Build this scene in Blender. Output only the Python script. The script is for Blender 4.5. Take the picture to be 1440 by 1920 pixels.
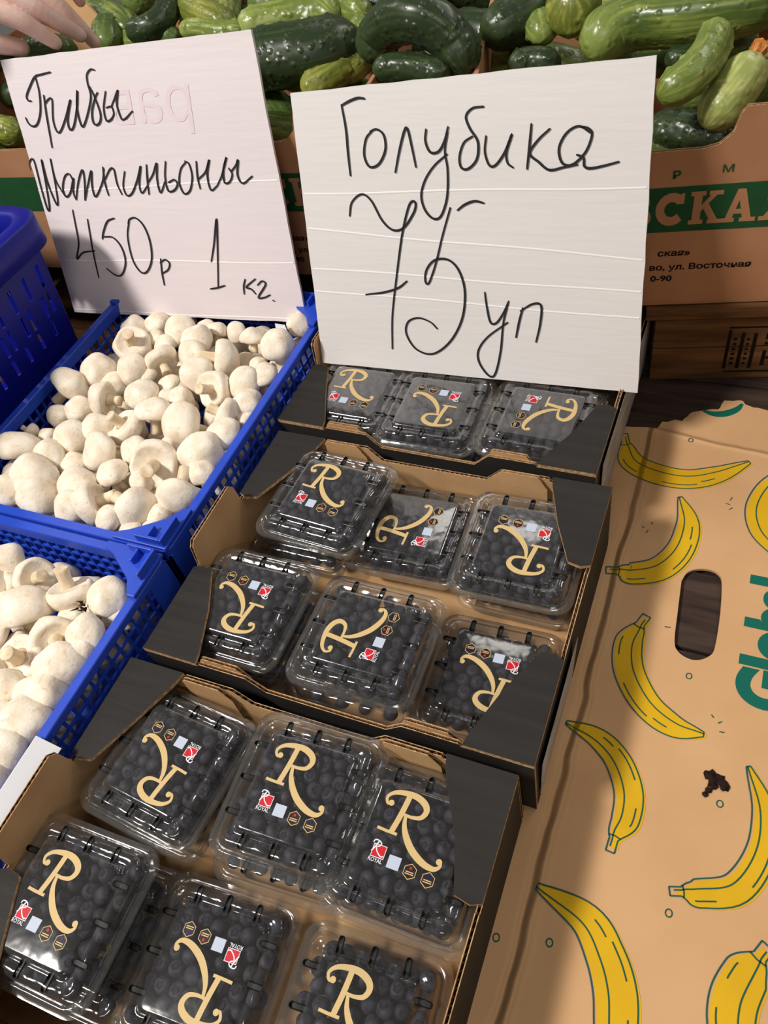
import bpy, bmesh, math, random
import numpy as np
from mathutils import Vector, Matrix, noise

for o in list(bpy.data.objects):
    bpy.data.objects.remove(o)
scene = bpy.context.scene
COL = scene.collection
random.seed(7)

# ------------------------------------------------------------------ camera
CAM_H = 0.68
cam_data = bpy.data.cameras.new('camera')
cam_data.sensor_fit = 'VERTICAL'
cam_data.sensor_height = 36.0
cam_data.lens = 27.75
cam_data.clip_start = 0.01
cam = bpy.data.objects.new('camera', cam_data)
COL.objects.link(cam)
_R = [[0.91575794, 0.18454352, -0.35683482],
      [0.36487075, -0.75374616, 0.54656752],
      [-0.16809738, -0.63072214, -0.75758356]]
cam.matrix_world = Matrix((
    (_R[0][0], -_R[0][1], -_R[0][2], 0.0),
    (_R[1][0], -_R[1][1], -_R[1][2], 0.0),
    (_R[2][0], -_R[2][1], -_R[2][2], CAM_H),
    (0, 0, 0, 1)))
scene.camera = cam

# ------------------------------------------------------------------ light
world = bpy.data.worlds.new('hall')
scene.world = world
world.use_nodes = True
_bg = world.node_tree.nodes['Background']
_bg.inputs[0].default_value = (1.0, 0.95, 0.90, 1)
_bg.inputs[1].default_value = 0.12

def area_light(name, loc, target, sx, sy, power, col):
    ld = bpy.data.lights.new(name, 'AREA')
    ld.shape = 'RECTANGLE'
    ld.size, ld.size_y = sx, sy
    ld.energy = power
    ld.color = col
    lo = bpy.data.objects.new(name, ld)
    COL.objects.link(lo)
    lo.location = loc
    lo.rotation_euler = (Vector(target) - Vector(loc)).to_track_quat('-Z', 'Y').to_euler()
    return lo
WARM = (1.0, 0.95, 0.89)
area_light('ceiling_lamp_key', (-1.75, -0.85, 2.6), (-0.3, 0.4, 0.0), 0.6, 0.3, 104, WARM)
area_light('ceiling_lamp_far', (-0.76, 2.28, 2.6), (-0.3, 0.5, 0.0), 0.4, 0.3, 2.2, WARM)
area_light('fill_light_far_right', (0.9, 2.6, 2.6), (-0.3, 0.6, 0.1), 1.2, 0.2, 16, WARM)  # added fill light that makes up for the dimmed far lamp
area_light('ceiling_lamp_right', (2.1, 1.2, 2.6), (-0.2, 0.5, 0.0), 0.2, 1.2, 8, WARM)
area_light('ceiling_lamp_left', (-3.7, 1.6, 2.6), (-0.4, 0.5, 0.0), 0.2, 1.2, 18, WARM)
area_light('fill_light_front', (0.5, -1.9, 2.6), (-0.2, 0.6, 0.1), 1.2, 0.2, 16, WARM)  # added fill behind the camera, brightens upright faces turned towards it
vs = scene.view_settings
vs.view_transform = 'Standard'
vs.look = 'None'
vs.gamma = 1.0
vs.use_curve_mapping = False
vs.exposure = 0.0

# ------------------------------------------------------------------ helpers
def srgb(r, g, b):
    def f(c):
        c /= 255.0
        return c / 12.92 if c <= 0.04045 else ((c + 0.055) / 1.055) ** 2.4
    return (f(r), f(g), f(b), 1.0)

def tag(o, label=None, cat=None, group=None, kind=None):
    if label: o['label'] = label
    if cat: o['category'] = cat
    if group: o['group'] = group
    if kind: o['kind'] = kind
    return o

def new_mesh(name, verts, faces, mats=(), fm=None, smooth=False):
    me = bpy.data.meshes.new(name)
    me.from_pydata([tuple(v) for v in verts], [], [tuple(f) for f in faces])
    for m in mats:
        me.materials.append(m)
    if fm is not None:
        me.polygons.foreach_set('material_index', fm)
    if smooth:
        me.polygons.foreach_set('use_smooth', [True] * len(me.polygons))
    me.update()
    return me

def link(name, me, parent=None, M=None):
    o = bpy.data.objects.new(name, me)
    COL.objects.link(o)
    if parent is not None:
        o.parent = parent
    if M is not None:
        o.matrix_local = M
    return o

def empty(name, M=None):
    o = bpy.data.objects.new(name, None)
    o.empty_display_size = 0.02
    COL.objects.link(o)
    if M is not None:
        o.matrix_local = M
    return o

class MB:
    """collects shapes of ONE part"""
    def __init__(s):
        s.v, s.f, s.m = [], [], []
    def add(s, vs, fs, mi=0):
        b = len(s.v)
        s.v += [tuple(v) for v in vs]
        s.f += [tuple(i + b for i in f) for f in fs]
        s.m += [mi] * len(fs)
    def box(s, a, b, mi=0):
        x0, y0, z0 = a; x1, y1, z1 = b
        s.add([(x0,y0,z0),(x1,y0,z0),(x1,y1,z0),(x0,y1,z0),(x0,y0,z1),(x1,y0,z1),(x1,y1,z1),(x0,y1,z1)],
              [(0,3,2,1),(4,5,6,7),(0,1,5,4),(1,2,6,5),(2,3,7,6),(3,0,4,7)], mi)
    def prism(s, poly, P, d, mi_top=0, mi_side=None, mi_bot=None):
        """poly 2D -> P(u,v) 3D, extruded along vector d"""
        n = len(poly)
        a = [Vector(P(*p)) for p in poly]
        b = [q + Vector(d) for q in a]
        base = len(s.v)
        s.v += [tuple(q) for q in a + b]
        s.f.append(tuple(base + i for i in range(n))); s.m.append(mi_top if mi_bot is None else mi_bot)
        s.f.append(tuple(base + n + i for i in reversed(range(n)))); s.m.append(mi_top)
        for i in range(n):
            j = (i + 1) % n
            s.f.append((base + i, base + n + i, base + n + j, base + j))
            s.m.append(mi_top if mi_side is None else mi_side)
    def mesh(s, name, mats, smooth=False):
        return new_mesh(name, s.v, s.f, mats, s.m, smooth)
    def build(s, name, mats, parent=None, M=None, smooth=False, bevel=0):
        o = link(name, s.mesh(name, mats, smooth), parent, M)
        if bevel:
            md = o.modifiers.new('bevel', 'BEVEL'); md.width = bevel; md.segments = 2
            md.limit_method = 'ANGLE'
        return o

def catmull(pts, n=6):
    pts = [np.array(p, float) for p in pts]
    if len(pts) < 3:
        return [tuple(p) for p in pts]
    P = [2 * pts[0] - pts[1]] + pts + [2 * pts[-1] - pts[-2]]
    out = []
    for i in range(1, len(P) - 2):
        for k in range(n):
            t = k / n
            a, b, c, d = P[i-1], P[i], P[i+1], P[i+2]
            out.append(tuple(0.5 * (2*b + (c-a)*t + (2*a-5*b+4*c-d)*t*t + (3*b-a-3*c+d)*t**3)))
    out.append(tuple(pts[-1]))
    return out

def ribbon(pts, w):
    """2D ribbon quads along pts; w scalar or function of t; returns verts2d, faces"""
    pts = [np.array(p, float) for p in pts]
    n = len(pts)
    V, F = [], []
    for i, p in enumerate(pts):
        a = pts[max(i-1, 0)]; b = pts[min(i+1, n-1)]
        d = b - a
        L = np.hypot(*d) or 1.0
        nrm = np.array([-d[1], d[0]]) / L
        ww = w(i / (n - 1)) if callable(w) else w
        V += [tuple(p + nrm * ww), tuple(p - nrm * ww)]
    for i in range(n - 1):
        F.append((2*i, 2*i+1, 2*i+3, 2*i+2))
    return V, F

def disc2d(c, r, n=12):
    return ([(c[0] + r*math.cos(2*math.pi*k/n), c[1] + r*math.sin(2*math.pi*k/n)) for k in range(n)],
            [tuple(range(n))])

_font_cache = {}
def text2d(body, size, bold=0.0):
    """flat lettering as 2D verts + faces"""
    key = (body, size, bold)
    if key not in _font_cache:
        cu = bpy.data.curves.new('t', 'FONT')
        cu.body = body; cu.size = size; cu.offset = bold; cu.resolution_u = 3 if size < 0.02 else 8
        o = bpy.data.objects.new('t', cu)
        COL.objects.link(o)
        dg = bpy.context.evaluated_depsgraph_get()
        me = bpy.data.meshes.new_from_object(o.evaluated_get(dg))
        V = [(v.co.x, v.co.y) for v in me.vertices]
        F = [tuple(p.vertices) for p in me.polygons]
        bpy.data.objects.remove(o); bpy.data.curves.remove(cu); bpy.data.meshes.remove(me)
        _font_cache[key] = (V, F)
    return _font_cache[key]

def perforated(mb, us, vs, hole, P, n, mi=0):
    """sheet over a u,v grid with cells left out; P(u,v) point, n thickness vector"""
    n = Vector(n)
    nu, nv = len(us) - 1, len(vs) - 1
    idx = {}
    base = len(mb.v)
    vv = []
    def vid(i, j, k):
        key = (i, j, k)
        if key not in idx:
            idx[key] = base + len(vv)
            q = Vector(P(us[i], vs[j]))
            vv.append(tuple(q + n if k else q))
        return idx[key]
    solid = lambda i, j: 0 <= i < nu and 0 <= j < nv and not hole(i, j)
    fs = []
    for i in range(nu):
        for j in range(nv):
            if not solid(i, j):
                continue
            c = [(i,j),(i+1,j),(i+1,j+1),(i,j+1)]
            fs.append(tuple(vid(*q, 0) for q in c))
            fs.append(tuple(vid(*q, 1) for q in reversed(c)))
            for (di, dj), (a, b) in {(0,-1):(0,1),(1,0):(1,2),(0,1):(2,3),(-1,0):(3,0)}.items():
                if not solid(i+di, j+dj):
                    fs.append((vid(*c[a],0), vid(*c[a],1), vid(*c[b],1), vid(*c[b],0)))
    mb.v += vv; mb.f += fs; mb.m += [mi] * len(fs)

# ------------------------------------------------------------------ materials
def mat(name, col, rough=0.6, spec=0.3, noise_amt=0.0, noise_scale=40, col2=None, bump=0.0, bump_scale=300,
        metallic=0.0, stretch=None, crease=False):
    m = bpy.data.materials.new(name)
    m.use_nodes = True
    nt = m.node_tree
    b = nt.nodes['Principled BSDF']
    b.inputs['Base Color'].default_value = col
    b.inputs['Roughness'].default_value = rough
    b.inputs['Specular IOR Level'].default_value = spec
    b.inputs['Metallic'].default_value = metallic
    tc = nt.nodes.new('ShaderNodeTexCoord')
    src = tc.outputs['Object']
    if stretch:
        mp = nt.nodes.new('ShaderNodeMapping')
        mp.inputs['Scale'].default_value = stretch
        nt.links.new(src, mp.inputs['Vector'])
        src = mp.outputs['Vector']
    if noise_amt or col2:
        n = nt.nodes.new('ShaderNodeTexNoise')
        n.inputs['Scale'].default_value = noise_scale
        n.inputs['Detail'].default_value = 6
        nt.links.new(src, n.inputs['Vector'])
        rp = nt.nodes.new('ShaderNodeValToRGB')
        c2 = col2 or tuple(c * (1 - noise_amt) for c in col[:3]) + (1,)
        rp.color_ramp.elements[0].position = 0.35
        rp.color_ramp.elements[1].position = 0.65
        rp.color_ramp.elements[0].color = c2
        rp.color_ramp.elements[1].color = col
        nt.links.new(n.outputs['Fac'], rp.inputs['Fac'])
        nt.links.new(rp.outputs['Color'], b.inputs['Base Color'])
    last = None
    if bump:
        n2 = nt.nodes.new('ShaderNodeTexNoise')
        n2.inputs['Scale'].default_value = bump_scale
        n2.inputs['Detail'].default_value = 3
        nt.links.new(src, n2.inputs['Vector'])
        bp = nt.nodes.new('ShaderNodeBump')
        bp.inputs['Strength'].default_value = bump
        bp.inputs['Distance'].default_value = 0.001
        nt.links.new(n2.outputs['Fac'], bp.inputs['Height'])
        last = bp
        nt.links.new(bp.outputs['Normal'], b.inputs['Normal'])
    if crease:
        # pressed fold lines of the board: one along the sheet, one across
        sx = nt.nodes.new('ShaderNodeSeparateXYZ')
        nt.links.new(tc.outputs['Object'], sx.inputs[0])
        wob = nt.nodes.new('ShaderNodeTexNoise'); wob.inputs['Scale'].default_value = 14
        nt.links.new(tc.outputs['Object'], wob.inputs['Vector'])
        def M(op, a, bb):
            q = nt.nodes.new('ShaderNodeMath'); q.operation = op
            for k, s in enumerate((a, bb)):
                if s is None: continue
                if isinstance(s, (int, float)): q.inputs[k].default_value = s
                else: nt.links.new(s, q.inputs[k])
            return q.outputs[0]
        def line(coord, at, w, slope=None):
            d = M('SUBTRACT', coord, at)
            d = M('ADD', d, M('MULTIPLY', M('SUBTRACT', wob.outputs['Fac'], 0.5), 0.012))
            if slope: d = M('ADD', d, M('MULTIPLY', slope[0], slope[1]))
            d = M('DIVIDE', d, w)
            return M('POWER', 2.718, M('MULTIPLY', M('MULTIPLY', d, d), -1.0))
        h = line(sx.outputs['X'], -0.055, 0.0035)
        h = M('SUBTRACT', h, M('MULTIPLY', line(sx.outputs['X'], -0.062, 0.003), 0.8))
        h = M('ADD', h, M('MULTIPLY', line(sx.outputs['Y'], 0.672, 0.003, (sx.outputs['X'], 0.14)), 0.6))
        bp2 = nt.nodes.new('ShaderNodeBump')
        bp2.inputs['Strength'].default_value = 0.9
        bp2.inputs['Distance'].default_value = 0.004
        nt.links.new(h, bp2.inputs['Height'])
        if last: nt.links.new(last.outputs['Normal'], bp2.inputs['Normal'])
        nt.links.new(bp2.outputs['Normal'], b.inputs['Normal'])
    return m

KRAFT = mat('kraft_board', srgb(196, 158, 114), 0.8, 0.15, col2=srgb(184, 144, 102), noise_scale=18, bump=0.15, bump_scale=160)
KRAFT_EDGE = mat('kraft_edge', srgb(205, 172, 130), 0.85, 0.1, col2=srgb(150, 112, 76), noise_scale=260)
CARTON = mat('banana_carton_board', srgb(210, 167, 122), 0.72, 0.2, col2=srgb(200, 156, 111), noise_scale=9, bump=0.12, bump_scale=60, crease=True)
BROWN = mat('brown_carton_board', srgb(178, 130, 95), 0.8, 0.15, col2=srgb(166, 119, 85), noise_scale=14, bump=0.1, bump_scale=120)
BLACK = mat('black_board', srgb(47, 44, 42), 0.66, 0.2, col2=srgb(40, 37, 35), noise_scale=24, bump=0.25, bump_scale=90, stretch=(0.25, 3, 1))
BLUE = mat('blue_plastic', srgb(36, 74, 196), 0.38, 0.45, noise_amt=0.12, noise_scale=30, bump=0.05, bump_scale=500)
NAVY = mat('dark_blue_plastic', srgb(12, 20, 132), 0.42, 0.3, noise_amt=0.1, noise_scale=20)
BOARD = mat('white_corrugated_plastic', srgb(232, 229, 228), 0.5, 0.35, col2=srgb(224, 220, 218), noise_scale=5, bump=0.35, bump_scale=140, stretch=(0.12, 1, 4))
BOARD_P = mat('white_board_pinkish', srgb(232, 224, 226), 0.5, 0.35, col2=srgb(226, 214, 218), noise_scale=5, bump=0.35, bump_scale=140, stretch=(0.12, 1, 4))
BOARD_RIB = mat('board_rib_white', srgb(240, 238, 236), 0.5, 0.35)
INK = mat('black_marker_ink', srgb(38, 37, 40), 0.55, 0.3)
GHOST = mat('pink_show_through_ink', srgb(229, 212, 217), 0.6, 0.2)
GHOST2 = mat('orange_show_through_ink', srgb(231, 222, 212), 0.6, 0.2)
PAPER = mat('white_paper', srgb(232, 232, 236), 0.7, 0.2)
LABEL_GREY = mat('grey_printed_label', srgb(196, 193, 190), 0.6, 0.2, col2=srgb(120, 118, 116), noise_scale=90, stretch=(1, 0.25, 5))
GREEN_PRINT = mat('green_print', srgb(34, 82, 48), 0.75, 0.15, noise_amt=0.15, noise_scale=60)
TEAL_PRINT = mat('teal_print', srgb(14, 98, 84), 0.7, 0.2)
LINE_PRINT = mat('teal_line_print', srgb(30, 84, 74), 0.7, 0.2)
YELLOW_PRINT = mat('yellow_print', srgb(222, 178, 28), 0.72, 0.2, col2=srgb(206, 160, 26), noise_scale=9, crease=True)
CONCRETE = mat('hall_concrete', srgb(120, 116, 110), 0.8, 0.2, noise_amt=0.2, noise_scale=3)
PLASTER = mat('hall_plaster', srgb(150, 146, 140), 0.85, 0.2, noise_amt=0.1, noise_scale=2)
GOLD = mat('gold_print', srgb(206, 178, 124), 0.5, 0.3)
RED = mat('red_print', srgb(196, 26, 40), 0.5, 0.3)
WHITE_PRINT = mat('white_print', srgb(225, 228, 235), 0.5, 0.3)
PATCH = mat('pale_patch_print', srgb(186, 196, 214), 0.5, 0.3)
BADGE = mat('dark_badge_print', srgb(34, 24, 26), 0.5, 0.3)
SLOT = mat('vent_slot_shade', srgb(12, 12, 13), 0.4, 0.3)  # black paints the shade inside the vent holes
BERRY = mat('blueberry_skin', srgb(58, 58, 70), 0.6, 0.25, col2=srgb(32, 31, 40), noise_scale=1.6, bump=0.05, bump_scale=500)
CALYX = mat('blueberry_crown', srgb(44, 42, 52), 0.8, 0.1)
def cap_mat():
    m = mat('mushroom_cap', srgb(244, 235, 219), 0.55, 0.3, col2=srgb(232, 216, 193), noise_scale=1.7, bump=0.0)
    nt = m.node_tree
    b = nt.nodes['Principled BSDF']
    tc = nt.nodes.new('ShaderNodeTexCoord')
    oi = nt.nodes.new('ShaderNodeObjectInfo')
    base = b.inputs['Base Color'].links[0].from_socket
    for (sc, p0, p1, col, amt) in ((3.2, 0.60, 0.72, srgb(206, 176, 140), 0.55), (11.0, 0.68, 0.74, srgb(150, 112, 78), 0.6)):
        ad = nt.nodes.new('ShaderNodeVectorMath'); ad.operation = 'ADD'
        nt.links.new(tc.outputs['Object'], ad.inputs[0]); nt.links.new(oi.outputs['Location'], ad.inputs[1])
        n = nt.nodes.new('ShaderNodeTexNoise'); n.inputs['Scale'].default_value = sc; n.inputs['Detail'].default_value = 3
        sc2 = nt.nodes.new('ShaderNodeVectorMath'); sc2.operation = 'MULTIPLY_ADD'
        sc2.inputs[1].default_value = (37, 37, 37); nt.links.new(oi.outputs['Location'], sc2.inputs[0]); nt.links.new(tc.outputs['Object'], sc2.inputs[2])
        nt.links.new(sc2.outputs[0], n.inputs['Vector'])
        mr = nt.nodes.new('ShaderNodeMapRange'); mr.inputs['From Min'].default_value = p0; mr.inputs['From Max'].default_value = p1; mr.inputs['To Max'].default_value = amt
        nt.links.new(n.outputs['Fac'], mr.inputs['Value'])
        mx = nt.nodes.new('ShaderNodeMix'); mx.data_type = 'RGBA'
        nt.links.new(mr.outputs[0], mx.inputs['Factor']); nt.links.new(base, mx.inputs['A']); mx.inputs['B'].default_value = col
        base = mx.outputs['Result']
    nt.links.new(base, b.inputs['Base Color'])
    n2 = nt.nodes.new('ShaderNodeTexNoise'); n2.inputs['Scale'].default_value = 5; n2.inputs['Detail'].default_value = 5
    nt.links.new(tc.outputs['Object'], n2.inputs['Vector'])
    bp = nt.nodes.new('ShaderNodeBump'); bp.inputs['Strength'].default_value = 0.22; bp.inputs['Distance'].default_value = 0.003
    nt.links.new(n2.outputs['Fac'], bp.inputs['Height']); nt.links.new(bp.outputs['Normal'], b.inputs['Normal'])
    return m
CAP = cap_mat()
STEM = mat('mushroom_stem', srgb(232, 216, 188), 0.7, 0.2, col2=srgb(212, 188, 154), noise_scale=3, bump=0.3, bump_scale=10, stretch=(1, 1, 0.3))
GILL = mat('mushroom_veil', srgb(222, 200, 174), 0.8, 0.15, col2=srgb(186, 156, 126), noise_scale=5, bump=0.5, bump_scale=14)
WOOD_DARK = mat('dark_plank', srgb(74, 58, 50), 0.75, 0.2, col2=srgb(44, 33, 29), noise_scale=9, bump=0.4, bump_scale=40, stretch=(1, 9, 9))
WOOD = mat('raw_wood', srgb(124, 86, 50), 0.75, 0.2, col2=srgb(80, 53, 30), noise_scale=8, bump=0.3, bump_scale=40, stretch=(1, 9, 9))
STENCIL = mat('black_stencil', srgb(26, 20, 17), 0.8, 0.1)
SKIN = mat('skin', srgb(246, 212, 199), 0.5, 0.35, col2=srgb(238, 192, 178), noise_scale=60, bump=0.15, bump_scale=400)
NAIL = mat('finger_nail', srgb(196, 150, 130), 0.35, 0.4)
BLOSSOM = mat('dried_blossom', srgb(214, 150, 84), 0.8, 0.1, col2=srgb(170, 100, 50), noise_scale=200)
LEAF = mat('dried_leaf', srgb(48, 32, 28), 0.8, 0.1, col2=srgb(28, 18, 16), noise_scale=200)

def plastic():
    m = bpy.data.materials.new('clear_plastic')
    m.use_nodes = True
    nt = m.node_tree
    nt.nodes.clear()
    N = nt.nodes.new; K = nt.links.new
    out = N('ShaderNodeOutputMaterial')
    tr = N('ShaderNodeBsdfTransparent'); tr.inputs[0].default_value = (0.95, 0.95, 0.94, 1)
    df = N('ShaderNodeBsdfDiffuse'); df.inputs[0].default_value = (0.85, 0.85, 0.84, 1)  # white share: plastic scatter, also stands in for ceiling haze on the lids
    gl = N('ShaderNodeBsdfGlossy'); gl.inputs['Roughness'].default_value = 0.11
    lw = N('ShaderNodeLayerWeight'); lw.inputs['Blend'].default_value = 0.5
    pw = N('ShaderNodeMath'); pw.operation = 'POWER'; pw.inputs[1].default_value = 1.8
    ml = N('ShaderNodeMath'); ml.operation = 'MULTIPLY_ADD'; ml.inputs[1].default_value = 0.8; ml.inputs[2].default_value = 0.075
    dm = N('ShaderNodeMath'); dm.operation = 'MULTIPLY_ADD'; dm.inputs[1].default_value = 0.09; dm.inputs[2].default_value = 0.02
    m1 = N('ShaderNodeMixShader'); m2 = N('ShaderNodeMixShader')
    tc = N('ShaderNodeTexCoord')
    nz = N('ShaderNodeTexNoise'); nz.inputs['Scale'].default_value = 42; nz.inputs['Detail'].default_value = 2
    bp = N('ShaderNodeBump'); bp.inputs['Strength'].default_value = 0.2; bp.inputs['Distance'].default_value = 0.003
    K(tc.outputs['Object'], nz.inputs['Vector']); K(nz.outputs['Fac'], bp.inputs['Height'])
    K(bp.outputs['Normal'], gl.inputs['Normal'])
    K(lw.outputs['Facing'], pw.inputs[0]); K(pw.outputs[0], ml.inputs[0]); K(pw.outputs[0], dm.inputs[0])
    K(dm.outputs[0], m1.inputs[0]); K(tr.outputs[0], m1.inputs[1]); K(df.outputs[0], m1.inputs[2])
    K(ml.outputs[0], m2.inputs[0]); K(m1.outputs[0], m2.inputs[1]); K(gl.outputs[0], m2.inputs[2])
    K(m2.outputs[0], out.inputs[0])
    return m
PLASTIC = plastic()

def cucumber_mat(name, base, stripe, tip):
    m = bpy.data.materials.new(name)
    m.use_nodes = True
    nt = m.node_tree
    b = nt.nodes['Principled BSDF']
    b.inputs['Roughness'].default_value = 0.32
    b.inputs['Specular IOR Level'].default_value = 0.5
    uv = nt.nodes.new('ShaderNodeUVMap'); uv.uv_map = 'UVMap'
    sp = nt.nodes.new('ShaderNodeSeparateXYZ'); nt.links.new(uv.outputs[0], sp.inputs[0])
    mp = nt.nodes.new('ShaderNodeMapping'); mp.inputs['Scale'].default_value = (22, 2.2, 1)
    nt.links.new(uv.outputs[0], mp.inputs['Vector'])
    nz = nt.nodes.new('ShaderNodeTexNoise'); nz.inputs['Scale'].default_value = 1.0; nz.inputs['Detail'].default_value = 3
    nt.links.new(mp.outputs[0], nz.inputs['Vector'])
    r1 = nt.nodes.new('ShaderNodeValToRGB')
    r1.color_ramp.elements[0].position = 0.48; r1.color_ramp.elements[0].color = base
    r1.color_ramp.elements[1].position = 0.66; r1.color_ramp.elements[1].color = stripe
    nt.links.new(nz.outputs['Fac'], r1.inputs['Fac'])
    tc = nt.nodes.new('ShaderNodeTexCoord')
    vo = nt.nodes.new('ShaderNodeTexVoronoi'); vo.feature = 'SMOOTH_F1'; vo.inputs['Scale'].default_value = 105; vo.inputs['Smoothness'].default_value = 0.35
    nt.links.new(tc.outputs['Object'], vo.inputs['Vector'])
    wr = nt.nodes.new('ShaderNodeMapRange'); wr.inputs['From Min'].default_value = 0.05; wr.inputs['From Max'].default_value = 0.42; wr.inputs['To Min'].default_value = 1; wr.inputs['To Max'].default_value = 0
    nt.links.new(vo.outputs['Distance'], wr.inputs['Value'])
    n3 = nt.nodes.new('ShaderNodeTexNoise'); n3.inputs['Scale'].default_value = 40
    nt.links.new(tc.outputs['Object'], n3.inputs['Vector'])
    mm = nt.nodes.new('ShaderNodeMath'); mm.operation = 'MULTIPLY'
    nt.links.new(wr.outputs[0], mm.inputs[0]); nt.links.new(n3.outputs['Fac'], mm.inputs[1])
    bp = nt.nodes.new('ShaderNodeBump'); bp.inputs['Strength'].default_value = 0.55; bp.inputs['Distance'].default_value = 0.0035
    nt.links.new(mm.outputs[0], bp.inputs['Height']); nt.links.new(bp.outputs['Normal'], b.inputs['Normal'])
    r2 = nt.nodes.new('ShaderNodeValToRGB')
    r2.color_ramp.elements[0].position = 0.0; r2.color_ramp.elements[0].color = (1, 1, 1, 1)
    r2.color_ramp.elements[1].position = 0.3; r2.color_ramp.elements[1].color = (0, 0, 0, 1)
    nt.links.new(sp.outputs['Y'], r2.inputs['Fac'])
    mx = nt.nodes.new('ShaderNodeMix'); mx.data_type = 'RGBA'
    nt.links.new(r2.outputs['Color'], mx.inputs['Factor'])
    nt.links.new(r1.outputs['Color'], mx.inputs['A'])
    mx.inputs['B'].default_value = tip
    nt.links.new(mx.outputs['Result'], b.inputs['Base Color'])
    return m
CUKE = {
 'dark': cucumber_mat('cucumber_dark', srgb(40, 54, 32), srgb(58, 74, 40), srgb(52, 68, 38)),
 'mid': cucumber_mat('cucumber_mid', srgb(70, 90, 44), srgb(100, 120, 58), srgb(104, 122, 62)),
 'striped': cucumber_mat('cucumber_striped', srgb(76, 96, 42), srgb(136, 148, 70), srgb(132, 148, 74)),
 'light': cucumber_mat('cucumber_light', srgb(104, 122, 54), srgb(148, 158, 80), srgb(146, 160, 84)),
 'yellowgreen': cucumber_mat('cucumber_yellowgreen', srgb(104, 114, 44), srgb(150, 152, 72), srgb(146, 150, 72)),
 'pale': cucumber_mat('cucumber_pale', srgb(150, 160, 86), srgb(190, 194, 124), srgb(198, 202, 142)),
}
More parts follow.
